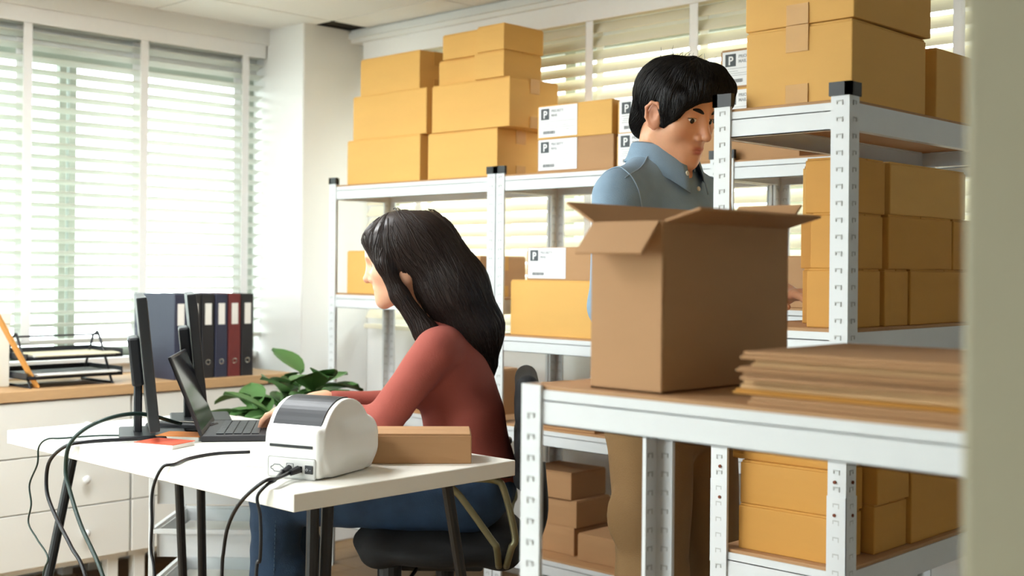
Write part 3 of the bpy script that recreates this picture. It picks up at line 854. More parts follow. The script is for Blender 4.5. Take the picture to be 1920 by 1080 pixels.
# ------------------------------------------------------------------ monitors, laptop, notes on the desk
def monitor(label, bx_, by_, w, h, zb, face, tilt):
    t = thing('monitor', label, 'monitor', (bx_, by_, .735), face)
    # local: screen faces +x, width along y
    MB().rbox((-.08, -.10, 0), (.08, .10, .010), .004, 2).build('base', 'black_plastic', t)
    MB().rbox((-.045, -.02, .008), (-.025, .02, zb + h * .5), .003).build('neck', 'black_plastic', t)
    pn = link('panel', MB().rbox((-.012, -w / 2, 0), (.012, w / 2, h), .003, 2).mesh('panel', 'black_plastic'), t, (0, 0, zb), (0, -tilt, 0))
    MB().box((.0122, -w / 2 + .008, .014), (.0126, w / 2 - .008, h - .008)).build('screen', 'screen_glow_off', pn)
    MB().rbox((-.040, -.06, h * .3), (-.0115, .06, h * .3 + .12), .006, 2).build('rear_housing', 'black_plastic', pn)
    return t
monitor('near black monitor seen edge-on at the left end of the desk', -2.775, 1.60, .46, .315, .035, R(61.5), R(6))
monitor('far black monitor seen edge-on beside the binders', -2.955, 1.85, .34, .30, .05, R(60), R(6))
lp = thing('laptop', 'open dark laptop in front of the woman, seen from its side', 'laptop', (-2.62, 1.80, .735), R(52))
MB().rbox((-.12, -.15, 0), (.11, .15, .016), .004, 2).build('base', 'binder_black', lp)
keys = MB()
for i in range(5):
    for j in range(12):
        keys.box((-.085 + i * .021, -.13 + j * .0217, .016), (-.085 + i * .021 + .0175, -.13 + j * .0217 + .018, .0185))
tag(keys.build('keys', 'tray_black', lp), kind='stuff')
ld = link('lid', MB().rbox((-.004, -.15, 0), (.004, .15, .205), .003, 2).mesh('lid', 'binder_black'), lp, (-.118, 0, .014), (0, R(-22), 0))
MB().box((.0042, -.14, .012), (.0046, .14, .198)).build('screen', 'screen_glow_off', ld)
for i, (p, mm, lb) in enumerate([((-2.58, 1.52, .735), 'note_red', 'red note pad lying on the desk left of the printer'), ((-2.66, 1.62, .735), 'note_orange', 'orange note pad on the desk before the laptop')]):
    nt_ = thing('note_pad', lb, 'note pad', p, R(20 + 15 * i), 'note pads on the desk')
    MB().rbox((-.055, -.04, 0), (.055, .04, .010), .001).build('page_block', 'paper', nt_)
    MB().rbox((-.056, -.041, .010), (.056, .041, .0115), .0004).build('cover', mm, nt_)
pc = thing('pencil_case', 'dark flat pencil case on the desk behind the note pads', 'case', (-2.80, 1.70, .735), R(35))
MB().rbox((-.09, -.03, 0), (.09, .03, .02), .008, 3).build('body', 'binder_black', pc, smooth=True)
MB().tube([(-.085, -.0, .0205), (.085, 0, .0205)], .002, 6).build('zip', 'chrome', pc)

# ------------------------------------------------------------------ SDF modelling (organic shapes)
class SDF:
    def __init__(s, lo, hi, h):
        s.h = h; s.lo = np.array(lo, float)
        n = np.ceil((np.array(hi) - s.lo) / h).astype(int) + 1
        s.ax = [s.lo[i] + h * np.arange(n[i]) for i in range(3)]
        s.F = np.full(tuple(n), .2, np.float32)
        s.M = None
    def _sub(s, lo, hi, pad):
        sl = []
        for i in range(3):
            a = int(np.floor((lo[i] - pad - s.lo[i]) / s.h)); b = int(np.ceil((hi[i] + pad - s.lo[i]) / s.h)) + 1
            a = max(0, a); b = min(len(s.ax[i]), b)
            if b <= a: return None
            sl.append(slice(a, b))
        return tuple(sl)
    def _grid(s, sl):
        return (s.ax[0][sl[0]][:, None, None].astype(np.float32), s.ax[1][sl[1]][None, :, None].astype(np.float32), s.ax[2][sl[2]][None, None, :].astype(np.float32))
    def put(s, d, sl, k, sub=False):
        F = s.F[sl]
        if sub:
            hh = np.clip(.5 - .5 * (F + d) / k, 0, 1)
            s.F[sl] = F * (1 - hh) + (-d) * hh + k * hh * (1 - hh)
        else:
            hh = np.clip(.5 + .5 * (F - d) / k, 0, 1)
            s.F[sl] = F * (1 - hh) + d * hh - k * hh * (1 - hh)
    def ell(s, c, r, k=.01, rot=None, sub=False):
        """ellipsoid in the current local frame; rot = Euler degrees"""
        M = s.M if s.M is not None else Matrix.Identity(4)
        L = M @ Matrix.Translation(Vector(c))
        if rot: L = L @ Euler([R(a) for a in rot]).to_matrix().to_4x4()
        cw = np.array(L.translation); rm = max(r)
        sl = s._sub(cw - rm, cw + rm, k + 3 * s.h)
        if sl is None: return
        X, Y, Z = s._grid(sl)
        I = np.array(L.to_3x3().transposed())
        dx, dy, dz = X - cw[0], Y - cw[1], Z - cw[2]
        a = (I[0, 0] * dx + I[0, 1] * dy + I[0, 2] * dz) / r[0]
        b = (I[1, 0] * dx + I[1, 1] * dy + I[1, 2] * dz) / r[1]
        c_ = (I[2, 0] * dx + I[2, 1] * dy + I[2, 2] * dz) / r[2]
        k0 = np.sqrt(a * a + b * b + c_ * c_) + 1e-6
        k1 = np.sqrt((a / r[0]) ** 2 + (b / r[1]) ** 2 + (c_ / r[2]) ** 2) + 1e-6
        s.put((k0 * (k0 - 1) / k1).astype(np.float32), sl, k, sub)
    def cap(s, a, b, ra, rb, k=.01, sub=False, world=False, flat=None):
        M = s.M if (s.M is not None and not world) else Matrix.Identity(4)
        a = np.array(M @ Vector(a)); b = np.array(M @ Vector(b)); rm = max(ra, rb)
        sl = s._sub(np.minimum(a, b) - rm, np.maximum(a, b) + rm, k + 3 * s.h)
        if sl is None: return
        X, Y, Z = s._grid(sl)
        ab = b - a; L2 = float(ab @ ab) + 1e-9
        t = np.clip(((X - a[0]) * ab[0] + (Y - a[1]) * ab[1] + (Z - a[2]) * ab[2]) / L2, 0, 1)
        d = np.sqrt((X - a[0] - t * ab[0]) ** 2 + (Y - a[1] - t * ab[1]) ** 2 + (Z - a[2] - t * ab[2]) ** 2) - (ra + (rb - ra) * t)
        s.put(d.astype(np.float32), sl, k, sub)
    def sph(s, c, r, k=.01, sub=False):
        s.cap(c, c, r, r, k, sub)
    def chain(s, pts, rs, k=.01, sub=False):
        for i in range(len(pts) - 1):
            s.cap(pts[i], pts[i + 1], rs[i], rs[i + 1], k, sub)
    def wrinkle(s, fn):
        X, Y, Z = s._grid((slice(None),) * 3)
        s.F += fn(X, Y, Z).astype(np.float32)
    def nets(s):
        F, h = s.F, s.h
        nx, ny, nz = F.shape
        S = F < 0
        cells, pts, faces_raw = [], [], []
        dims = (nx - 1, ny - 1, nz - 1)
        for ax in range(3):
            sa = [slice(None)] * 3; sb = [slice(None)] * 3
            sa[ax] = slice(0, -1); sb[ax] = slice(1, None)
            A, B = F[tuple(sa)], F[tuple(sb)]
            cr = (A < 0) != (B < 0)
            idx = np.argwhere(cr)
            av, bv = A[cr], B[cr]
            t = av / (av - bv)
            p = idx.astype(np.float64); p[:, ax] += t
            u, w = [(1, 2), (2, 0), (0, 1)][ax]
            quad = []
            for (du, dw) in ((0, 0), (1, 0), (1, 1), (0, 1)):
                cidx = idx.copy(); cidx[:, u] -= du; cidx[:, w] -= dw
                ok = np.all((cidx >= 0) & (cidx < np.array(dims)), axis=1)
                cid = np.where(ok, (cidx[:, 0] * dims[1] + cidx[:, 1]) * dims[2] + cidx[:, 2], -1)
                cells.append(cid[ok]); pts.append(p[ok]); quad.append(cid)
            q = np.stack(quad, 1)
            good = np.all(q >= 0, axis=1)
            q = q[good]; inside = av[good] < 0
            q = np.where(inside[:, None], q, q[:, ::-1])
            faces_raw.append(q)
        cells = np.concatenate(cells); pts = np.concatenate(pts); faces_raw = np.concatenate(faces_raw)
        uq, inv = np.unique(cells, return_inverse=True)
        cnt = np.bincount(inv)
        V = np.stack([np.bincount(inv, pts[:, i]) / cnt for i in range(3)], 1) * h + s.lo
        Fq = np.searchsorted(uq, faces_raw)
        return V, Fq
    def mesh(s, name, material, tint=None):
        V, Fq = s.nets()
        lab = np.arange(len(V))
        for _ in range(400):      # keep the largest connected piece
            mn = lab[Fq].min(1); old = lab.copy()
            for q_ in range(4): np.minimum.at(lab, Fq[:, q_], mn)
            lab = lab[lab]; lab = lab[lab]
            if np.array_equal(old, lab): break
        big = np.bincount(lab).argmax(); keep = lab == big
        if not keep.all():
            new = np.cumsum(keep) - 1
            Fq = new[Fq[keep[Fq[:, 0]]]]; V = V[keep]
        me = bpy.data.meshes.new(name)
        me.vertices.add(len(V)); me.vertices.foreach_set('co', V.astype(np.float32).ravel())
        me.loops.add(len(Fq) * 4); me.loops.foreach_set('vertex_index', Fq.astype(np.int32).ravel())
        me.polygons.add(len(Fq)); me.polygons.foreach_set('loop_start', np.arange(0, len(Fq) * 4, 4, dtype=np.int32))
        me.polygons.foreach_set('loop_total', np.full(len(Fq), 4, np.int32))
        me.update(); me.validate()
        me.polygons.foreach_set('use_smooth', np.ones(len(me.polygons), bool))
        if tint is not None:
            c = tint(V)
            at = me.color_attributes.new('tint', 'FLOAT_COLOR', 'POINT')
            col = np.stack([c, c, c, np.ones_like(c)], 1).astype(np.float32)
            at.data.foreach_set('color', col.ravel())
        me.materials.append(MATS[material])
        return me

def vnoise(seed, n=10, lo=12, hi=60):
    g = np.random.default_rng(seed)
    ks = g.normal(size=(n, 3)); ks /= np.linalg.norm(ks, axis=1)[:, None]
    ks *= g.uniform(lo, hi, size=(n, 1)); ph = g.uniform(0, 6.28, n)
    def fn(X, Y, Z):
        d = 0
        for i in range(n):
            d = d + np.sin(ks[i, 0] * X + ks[i, 1] * Y + ks[i, 2] * Z + ph[i])
        return d / n
    return fn

# ------------------------------------------------------------------ label printer
pr = thing('label_printer', 'white label printer with smoked lid on the near corner of the desk', 'printer', (-2.013, 1.469, .735), R(18.7))
S = SDF((-.12, -.03, -.01), (.12, .25, .19), .003)
# local: x along the back panel, y into depth, back panel at y=0
X, Y, Z = S._grid((slice(None),) * 3)
def rb(cx, cy, cz, hx, hy, hz, r):
    qx, qy, qz = np.abs(X - cx) - hx + r, np.abs(Y - cy) - hy + r, np.abs(Z - cz) - hz + r
    return np.sqrt(np.maximum(qx, 0) ** 2 + np.maximum(qy, 0) ** 2 + np.maximum(qz, 0) ** 2) + np.minimum(np.maximum(qx, np.maximum(qy, qz)), 0) - r
d1 = rb(0, .10, .052, .066, .100, .050, .010)
wing = rb(0, .125, .062, .086, .095, .056, .045)
barrel = np.maximum(np.sqrt((Y - .098) ** 2 + (Z - .068) ** 2) - .087, np.abs(X) - .070) + 0 * X
def smin(a, b, k):
    h_ = np.clip(.5 + .5 * (b - a) / k, 0, 1)
    return b * (1 - h_) + a * h_ - k * h_ * (1 - h_)
D = smin(smin(d1, wing, .02), barrel, .012)
S.F = np.maximum(D, .002 - Z).astype(np.float32)
link('housing', S.mesh('housing', 'printer_white'), pr)
# smoked lid: sector of the barrel facing the back
m = MB(); v = []; fa = []
na = 16
for i in range(na + 1):
    a = R(172 - 92 * i / na)
    for (rr, xx) in [(.0895, -.058), (.0895, .058), (.084, .058), (.084, -.058)]:
        v.append((xx, .098 + rr * math.cos(a), .068 + rr * math.sin(a)))
for i in range(na):
    for k in range(4):
        fa.append((i * 4 + k, (i + 1) * 4 + k, (i + 1) * 4 + (k + 1) % 4, i * 4 + (k + 1) % 4))
fa += [(0, 1, 2, 3), (na * 4 + 3, na * 4 + 2, na * 4 + 1, na * 4)]
m.add(v, fa).build('lid', 'printer_smoke', pr)
MB().box((-.052, -.002, .0625), (.050, .006, .068)).build('paper_slot', 'screen_black', pr)
pn = MB().rbox((-.056, -.0022, .010), (.058, .002, .052), .004, 2).build('port_panel', 'printer_grey', pr)
# port outlines: serial, parallel-square, power switch, plugs
def outline(pts, nm):
    pts = [(p[0], -.0026, p[1]) for p in pts] + [(pts[0][0], -.0026, pts[0][1])]
    return MB().tube(pts, .0007, 4).build(nm, 'ink', pn)
outline([(-.048, .031), (-.043, .033), (-.040, .036), (-.026, .036), (-.023, .033), (-.018, .031), (-.018, .027), (-.023, .026), (-.026, .022), (-.040, .022), (-.043, .026), (-.048, .027)], 'serial_port')
outline([(-.010, .024), (-.010, .040), (.006, .040), (.006, .024)], 'network_port')
MB().box((.018, -.0034, .024), (.027, -.002, .036)).build('power_socket', 'screen_black', pn)
sw = MB().rbox((.034, -.0045, .022), (.053, -.002, .039), .001).build('power_switch', 'black_plastic', pn)
link('lettering', text_mesh('O  -', .007, 'ink_light'), sw, (.0365, -.0047, .028), (R(90), 0, 0))
for s in (-1, 1):
    MB().rbox((s * .045 - .01, .02, 0), (s * .045 + .01, .04, .004), .001).build('foot', 'black_plastic', pr)
    MB().rbox((s * .045 - .01, .15, 0), (s * .045 + .01, .17, .004), .001).build('foot', 'black_plastic', pr)
# plain white power adapter beside it
ad = thing('power_adapter', 'small white power adapter lying left of the printer', 'adapter', (-2.19, 1.515, .735), R(25))
MB().rbox((-.03, -.02, 0), (.03, .02, .014), .003, 2).build('body', 'printer_white', ad)
MB().cyl((.03, 0, .007), (.042, 0, .007), .004, 10).build('plug', 'printer_grey', ad)

carton('brown carton on the desk right of the printer', (-2.148, 1.755, .735), (-1.912, 1.885, .80), 'carton_brown', seam='x', rz=R(47), tape=False)

# ------------------------------------------------------------------ cables
def cable(label, pts, r, mt_, plug=None):
    t = thing('cable', label, 'cable', (0, 0, 0))
    MB().tube(spline(pts, 8), r, 8).build('cord', mt_, t, smooth=True)
    if plug:
        MB().tube([plug[0], plug[1]], [r * 2.2, r * 1.6], 8).build('plug', 'cable_black', t)
    return t
pn.location = (0, 0, -.009)
cable('thin black cord looping over the desk’s left end beside the slanted leg', [(-2.70, 1.60, .7375), (-2.82, 1.50, .7375), (-2.845, 1.40, .7375), (-2.856, 1.366, .737), (-2.886, 1.360, .715), (-2.897, 1.362, .673), (-2.934, 1.36, .619), (-2.924, 1.36, .572), (-2.938, 1.36, .524), (-2.88, 1.355, .494), (-2.812, 1.35, .461), (-2.828, 1.345, .413), (-2.86, 1.33, .2), (-2.9, 1.30, .004)], .0022, 'cable_green')
cable('thick dark cable hanging in a wide bow at the left end of the desk', [(-2.66, 1.58, .741), (-2.70, 1.47, .742), (-2.705, 1.385, .744), (-2.735, 1.358, .736), (-2.799, 1.354, .704), (-2.829, 1.354, .668), (-2.827, 1.354, .611), (-2.78, 1.354, .561), (-2.70, 1.352, .505), (-2.627, 1.35, .45), (-2.50, 1.34, .25), (-2.45, 1.33, .006)], .0045, 'cable_black')
cable('thick dark cable arching up from the desk to the near monitor', [(-2.74, 1.66, .76), (-2.70, 1.52, .80), (-2.669, 1.40, .793), (-2.705, 1.352, .748), (-2.727, 1.35, .681), (-2.705, 1.35, .634), (-2.64, 1.345, .564), (-2.527, 1.34, .469), (-2.40, 1.33, .3), (-2.35, 1.32, .006)], .0048, 'cable_green')
cable('dark blue cable over the middle of the desk’s front edge', [(-2.35, 1.60, .7385), (-2.38, 1.53, .7385), (-2.36, 1.45, .7385), (-2.31, 1.385, .7388), (-2.318, 1.360, .733), (-2.342, 1.352, .682), (-2.343, 1.352, .614), (-2.345, 1.352, .557), (-2.326, 1.35, .504), (-2.28, 1.34, .3), (-2.2, 1.33, .005)], .0034, 'cable_black')
cable('black power cable from the printer bowing far out to the left', [(-1.992, 1.470, .756), (-1.985, 1.44, .752), (-1.955, 1.392, .752), (-1.95, 1.358, .750), (-2.005, 1.346, .707), (-2.046, 1.345, .655), (-2.062, 1.345, .60), (-2.067, 1.345, .552), (-2.07, 1.34, .3), (-2.05, 1.33, .006)], .0038, 'cable_black', ((-1.9915, 1.469, .756), (-1.984, 1.446, .753)))
cable('black cable from the printer hanging close to the desk corner', [(-2.012, 1.463, .757), (-1.995, 1.43, .752), (-1.958, 1.39, .748), (-1.945, 1.362, .744), (-1.960, 1.352, .721), (-1.953, 1.354, .687), (-1.950, 1.354, .642), (-1.953, 1.354, .601), (-1.961, 1.352, .57), (-1.96, 1.35, .3), (-1.93, 1.34, .006)], .0034, 'cable_black', ((-2.012, 1.4625, .757), (-2.0, 1.44, .753)))

# ------------------------------------------------------------------ office chair
FZ = R(133.8)
WB = Vector((-2.31, 2.17, 0))
ch = thing('office_chair', 'black fabric swivel chair with loop armrests, under the seated woman', 'chair', WB, FZ)
S = SDF((-.30, -.32, .40), (.30, .30, .56), .006)
S.ell((0, 0, .462), (.235, .235, .052), .01)
S.cap((-.15, .16, .462), (.15, .16, .462), .035, .035, .05)
S.cap((-.16, -.15, .462), (.16, -.15, .462), .035, .035, .05)
link('seat', S.mesh('seat', 'chair_black'), ch)
S = SDF((-.27, -.36, .52), (.27, -.14, 1.06), .006)
for z_, w_ in ((.64, .15), (.72, .175), (.80, .18), (.87, .16)):
    S.cap((-w_, -.205 - .02 * (z_ - .8), z_), (w_, -.205 - .02 * (z_ - .8), z_), .028, .028, .07)
link('backrest', S.mesh('backrest', 'chair_black'), ch)
MB().tube(spline([(0, -.10, .425), (0, -.20, .44), (0, -.245, .52), (0, -.238, .66)], 6), .018, 10).build('back_bar', 'black_plastic', ch, smooth=True)
for s in (-1, 1):
    pts = [(s * .20, -.14, .44), (s * .268, -.135, .50), (s * .275, -.122, .522), (s * .275, -.05, .62), (s * .275, -.02, .652), (s * .275, -.06, .662), (s * .275, -.13, .660), (s * .275, -.152, .635), (s * .275, -.178, .53), (s * .268, -.170, .50), (s * .20, -.158, .44)]
    MB().tube(spline(pts, 5), .0085, 10).build('arm_loop', 'tube_reflect_olive', ch, smooth=True)
    MB().rbox((s * .275 - .022, -.17, .668), (s * .275 + .022, .0, .686), .008, 3).build('arm_pad', 'black_plastic', ch)
MB().rbox((-.09, -.10, .398), (.09, .11, .428), .008, 2).build('tilt_housing', 'black_plastic', ch)
MB().cyl((0, 0, .30), (0, 0, .40), .024, 18).build('lift_sleeve', 'black_plastic', ch)
MB().cyl((0, 0, .09), (0, 0, .31), .016, 18).build('gas_lift', 'chrome', ch)
MB().tube([(-.05, .06, .41), (-.17, .08, .395), (-.20, .085, .395)], [.005, .005, .005], 8).build('lever', 'black_plastic', ch)
MB().cyl((-.13, .13, .425), (-.13, .13, .36), .03, 14).build('tension_knob', 'black_plastic', ch)
MB().lathe([(.045, .06), (.05, .07), (.04, .11), (.026, .12)], 18).build('base_hub', 'black_plastic', ch)
for k in range(5):
    a = R(72 * k + 20)
    lg = MB().tube([(.03 * math.cos(a), .03 * math.sin(a), .085), (.29 * math.cos(a), .29 * math.sin(a), .068)], [.022, .014], 8).build('base_leg', 'black_plastic', ch)
    m = MB(); ta = a + 1.2
    for w in (-.014, .014):
        c0 = Vector((.29 * math.cos(a), .29 * math.sin(a), .027)); ax = Vector((math.cos(ta), math.sin(ta), 0))
        m.cyl(c0 + ax * (w - .008), c0 + ax * (w + .008), .027, 14)
    m.cyl((.29 * math.cos(a), .29 * math.sin(a), .027), (.29 * math.cos(a), .29 * math.sin(a), .07), .006, 8)
    m.build('castor', 'black_plastic', lg)

# ------------------------------------------------------------------ people
def head_prims(S, M, fem=False):
    S.M = M
    S.ell((0, -.018, .035), (.074, .092, .082), .02)
    S.ell((0, .028, .034), (.062, .058, .060), .03)
    S.ell((0, .026, -.03), (.058, .060, .075), .03)
    for s in (-1, 1):
        S.cap((s * .050, -.002, -.048), (s * .020, .066, -.092), .017, .014, .03)
        S.sph((s * .042, .052, -.022), .023, .025)
    S.sph((0, .0755, -.098), .0155, .020)
    S.ell((0, .066, -.066), (.030, .020, .026), .02)
    S.ell((0, .070, .026), (.050, .016, .011), .016)
    for s in (-1, 1):
        S.ell((s * .031, .094, .006), (.0175, .016, .0125), .012, sub=True)
    for s in (-1, 1):       # lids
        S.ell((s * .031, .0725, .0115), (.0155, .0095, .0055), .005)
        S.ell((s * .031, .0700, -.0025), (.0145, .0085, .0048), .006)
    S.cap((0, .081, .016), (0, .103, -.027), .0075, .0105, .014)
    S.sph((0, .105, -.029), .0098, .006)
    for s in (-1, 1):
        S.sph((s * .0130, .092, -.034), .0078, .006)
        S.sph((s * .007, .101, -.0415), .0035, .003, sub=True)
    S.ell((0, .0850, -.0605), (.0225, .0068, .0044), .007)
    S.ell((0, .0835, -.0692), (.0180, .0070, .0050), .006)
    S.ell((0, .0922, -.0650), (.0215, .005, .0016), .003, sub=True)
    for s in (-1, 1):       # ears
        if fem: continue
        e = .014
        S.ell((s * .0775, -.008 + e, -.008), (.0085, .0185, .030), .006, rot=(12, 0, s * 16))
        rim = [(s * .079, .004, -.010), (s * .084, .009, .012), (s * .089, .002, .023), (s * .093, -.013, .022), (s * .094, -.024, .008), (s * .090, -.022, -.014), (s * .083, -.013, -.029), (s * .077, -.004, -.035)]
        S.chain([(p[0], p[1] + e, p[2]) for p in rim], [.003, .0036, .0038, .0038, .0038, .0036, .0048, .0052], .004)
        S.ell((s * .0915, -.006 + e, -.003), (.0100, .0092, .0145), .004, rot=(12, 0, 0), sub=True)
    S.M = None

def hand_prims(S, M, side, curl=(20, 30, 20), spread=1.0):
    """wrist at origin, fingers along +y, palm facing -z; thumb towards side*x"""
    S.M = M
    S.cap((0, -.03, 0), (0, .015, 0), .024, .025, .012)
    S.ell((0, .05, 0), (.040, .048, .0145), .012)
    S.cap((-.026, .075, .002), (.026, .078, .002), .011, .011, .01)
    for i, (x_, L) in enumerate([(.029, .072), (.0100, .080), (-.0095, .075), (-.0275, .060)]):
        x0 = side * x_
        p = Vector((x0, .088 - .006 * (i == 3), .002)); ang = 0; seg = [L * .44, L * .31, L * .25]; rs = [.0092, .0085, .0078, .0066]
        if i == 3: rs = [r_ * .88 for r_ in rs]
        spx = side * (.10, .02, -.04, -.12)[i] * spread
        for j in range(3):
            ang += R(curl[j])
            q = p + Vector((spx * seg[j], math.cos(ang) * seg[j], -math.sin(ang) * seg[j]))
            S.cap(p, q, rs[j], rs[j + 1], .0035)
            p = q
    S.chain([(side * .026, .018, -.004), (side * .050, .048, -.012), (side * .058, .074, -.020), (side * .056, .096, -.026)], [.015, .0115, .0098, .0078], .007)
    S.M = None

def head_tint(Mh):
    inv = np.array(Mh.inverted())
    def fn(V):
        P = V @ inv[:3, :3].T + inv[:3, 3]
        x_, y_, z_ = P[:, 0], P[:, 1], P[:, 2]
        lip = np.maximum(np.exp(-((x_ / .0165) ** 4 + ((z_ + .0605) / .0050) ** 4)), np.exp(-((x_ / .0145) ** 4 + ((z_ + .0692) / .0052) ** 4))) * (y_ > .07)
        ear = .25 * (np.abs(x_) > .076) * (np.abs(z_) < .05)
        nose = .16 * np.exp(-((x_ / .016) ** 2 + ((z_ + .03) / .016) ** 2)) * (y_ > .085)
        chk = .12 * np.exp(-(((np.abs(x_) - .042) / .02) ** 2 + ((z_ + .03) / .022) ** 2)) * (y_ > .04)
        return np.clip(lip + ear + nose + chk, 0, 1)
    return fn

def face_parts(body, Mh, hairmat, lookdown=.0015):
    for s in (-1, 1):
        m = MB(); m.ball((0, 0, 0), (.0138, .0068, .0064), 16, 10)
        e = m.mesh('eye', 'eye_white', True)
        o = link('eye', e, body); o.matrix_world = Mh @ Matrix.Translation((s * .031, .0745, .0040)) @ Matrix.Rotation(R(-s * 12), 4, 'Z')
        m = MB(); m.ball((0, 0, 0), (.0062, .0024, .0060), 14, 8)
        i_ = link('iris', m.mesh('iris', 'iris', True), o); i_.matrix_parent_inverse = Matrix.Identity(4); i_.location = (.0015, .0058, -lookdown)
        pts = [(s * .031 + dx, .0805 - .10 * abs(dx) * 1.0 - (.004 if abs(dx) > .012 else 0), .0068 + .0022 * (1 - (dx / .015) ** 2)) for dx in (-.015, -.010, -.005, 0, .005, .010, .015)]
        l_ = link('eyelashes', MB().tube(spline(pts, 3), .0009, 5).mesh('eyelashes', 'lash', True), body); l_.matrix_world = Mh
        m = MB()
        pts = [Vector((s * (.014 + .036 * t_), .0905 - .020 * t_ * t_, .0225 + .009 * math.sin(t_ * 2.4) - .004 * t_)) for t_ in [k / 8 for k in range(9)]]
        m.tube(pts, [.0022, .0036, .0044, .0046, .0044, .0040, .0032, .0022, .0010], 6)
        b_ = link('eyebrow', m.mesh('eyebrow', hairmat, True), body); b_.matrix_world = Mh

def surf_strands(m, S, M, n, flow, seed, steps=9, step=.008, rad=(.0007, .0015), keep=None, lift=.0006):
    """strands that follow the surface of the field S along a flow given in the local frame M"""
    g = np.random.default_rng(seed)
    V, _ = S.nets()
    Mi = np.array(M.inverted()); M3 = np.array(M.to_3x3()); M3 = M3 / np.linalg.norm(M3[:, 0])
    loc = V @ Mi[:3, :3].T + Mi[:3, 3]
    ok = np.ones(len(V), bool) if keep is None else keep(loc)
    P = V[ok][g.integers(0, ok.sum(), n)].astype(float)
    G = np.gradient(S.F, S.h)
    dims = np.array(S.F.shape) - 1
    def samp(P):
        q = np.clip((P - S.lo) / S.h, 0, dims - 1.001); i = q.astype(int); f_ = q - i
        out = np.zeros((len(P), 4))
        for a in (0, 1):
            for b in (0, 1):
                for c in (0, 1):
                    w = (f_[:, 0] if a else 1 - f_[:, 0]) * (f_[:, 1] if b else 1 - f_[:, 1]) * (f_[:, 2] if c else 1 - f_[:, 2])
                    ix = (i[:, 0] + a, i[:, 1] + b, i[:, 2] + c)
                    out[:, 0] += w * S.F[ix]
                    for k in range(3): out[:, k + 1] += w * G[k][ix]
        nrm = out[:, 1:] / (np.linalg.norm(out[:, 1:], axis=1)[:, None] + 1e-9)
        return out[:, 0], nrm
    jit = g.normal(size=(n, 3)) * .12; off = g.uniform(-.3, 1.6, n) * lift; L = g.uniform(.6, 1.3, n)
    path = []
    for k in range(steps):
        d, nr = samp(P); P = P - nr * np.clip(d, -.01, .01)[:, None]
        path.append(P + nr * (off + .0006 * math.sin(3.14 * k / (steps - 1)))[:, None])
        fl = flow(P @ Mi[:3, :3].T + Mi[:3, 3]) + jit
        fl = fl @ M3.T
        fl -= nr * (fl * nr).sum(1)[:, None]
        fl /= np.linalg.norm(fl, axis=1)[:, None] + 1e-9
        P = P + fl * (step * L)[:, None]
    path = np.array(path)
    rr = g.uniform(rad[0], rad[1], n)
    for j in range(n):
        m.tube([tuple(p) for p in path[:, j]], [rr[j] * (1 - .85 * (k / (steps - 1)) ** 2) for k in range(steps)], 3, False)

def sub_mesh(name, meshes, material):
    """join several meshes into one"""
    bm = bmesh.new()
    for me in meshes:
        bm.from_mesh(me)
    out = bpy.data.meshes.new(name); bm.to_mesh(out); bm.free()
    out.polygons.foreach_set('use_smooth', [True] * len(out.polygons))
    out.materials.append(MATS[material])
    return out

def world_child(name, me, parent):
    o = link(name, me, parent)
    o.matrix_parent_inverse = Matrix.Identity(4)
    o.matrix_basis = parent_inv[parent.name]
    return o
parent_inv = {}
def person_root(label, base, rz):
    t = thing('person', label, 'person', base, rz)
    M = Matrix.Translation(base) @ Matrix.Rotation(rz, 4, 'Z')
    parent_inv[t.name] = M.inverted()
    return t, M

bpy.context.view_layer.update()
# ---- the standing man
MP = Vector((-1.715, 2.335, 0))
man, MM = person_root('man in a denim shirt and khaki trousers standing at the right rack, looking down', MP, R(-90))
MH = MM @ Matrix.Translation((.012, .01, 1.522)) @ Matrix.Rotation(R(-4), 4, 'Z') @ Matrix.Rotation(R(3), 4, 'Y') @ Matrix.Rotation(R(-20), 4, 'X')
def bb(pts, pad):
    P = np.array([list(p) for p in pts]); return P.min(0) - pad, P.max(0) + pad
def lbb(M, a, b):
    P = np.array([list(M @ Vector((x_, y_, z_))) for x_ in (a[0], b[0]) for y_ in (a[1], b[1]) for z_ in (a[2], b[2])]); return P.min(0), P.max(0)
W = lambda p: MM @ Vector(p); MQ = MM
sh = {s: W((s * .178, -.03, 1.335)) for s in (-1, 1)}
el = {s: W((s * .225, .0, 1.075)) for s in (-1, 1)}
wr = {s: W((s * .150, .195, 1.105)) for s in (-1, 1)}
lo, hi = lbb(MQ, (.30, .42, 1.66), (-.30, -.15, .95))
S = SDF(np.minimum(lo, hi), np.maximum(lo, hi), .0030)
head_prims(S, MH)
nk0 = MH @ Vector((0, -.028, -.055)); nk1 = W((0, -.045, 1.40))
S.cap(nk0, nk1, .050, .056, .02)
S.cap(MH @ Vector((0, .015, -.070)), W((0, -.01, 1.37)), .030, .04, .02)
S.cap(W((0, -.02, 1.41)), W((0, .0, 1.33)), .048, .048, .02)
S.cap(W((-.12, -.035, 1.33)), W((.12, -.035, 1.33)), .045, .045, .04)
for s in (-1, 1):
    S.cap(W((s * .10, -.03, 1.335)), sh[s], .045, .04, .02)
    S.cap(sh[s], el[s], .04, .034, .02); S.cap(el[s], wr[s], .034, .024, .015)
    y_ = (wr[s] - el[s]).normalized(); y_ = (y_ + Vector((0, 0, -.15))).normalized()
    x_ = y_.cross(Vector((0, 0, 1))).normalized(); z_ = x_.cross(y_)
    Mh_ = Matrix.Translation(wr[s]) @ Matrix(((x_.x, y_.x, z_.x), (x_.y, y_.y, z_.y), (x_.z, y_.z, z_.z))).to_4x4()
    hand_prims(S, Mh_, -s, (12, 22, 18))
body = world_child('body', S.mesh('body', 'skin_man', head_tint(MH)), man)
bpy.context.view_layer.update()
face_parts(body, MH, 'hair_black', .0022)
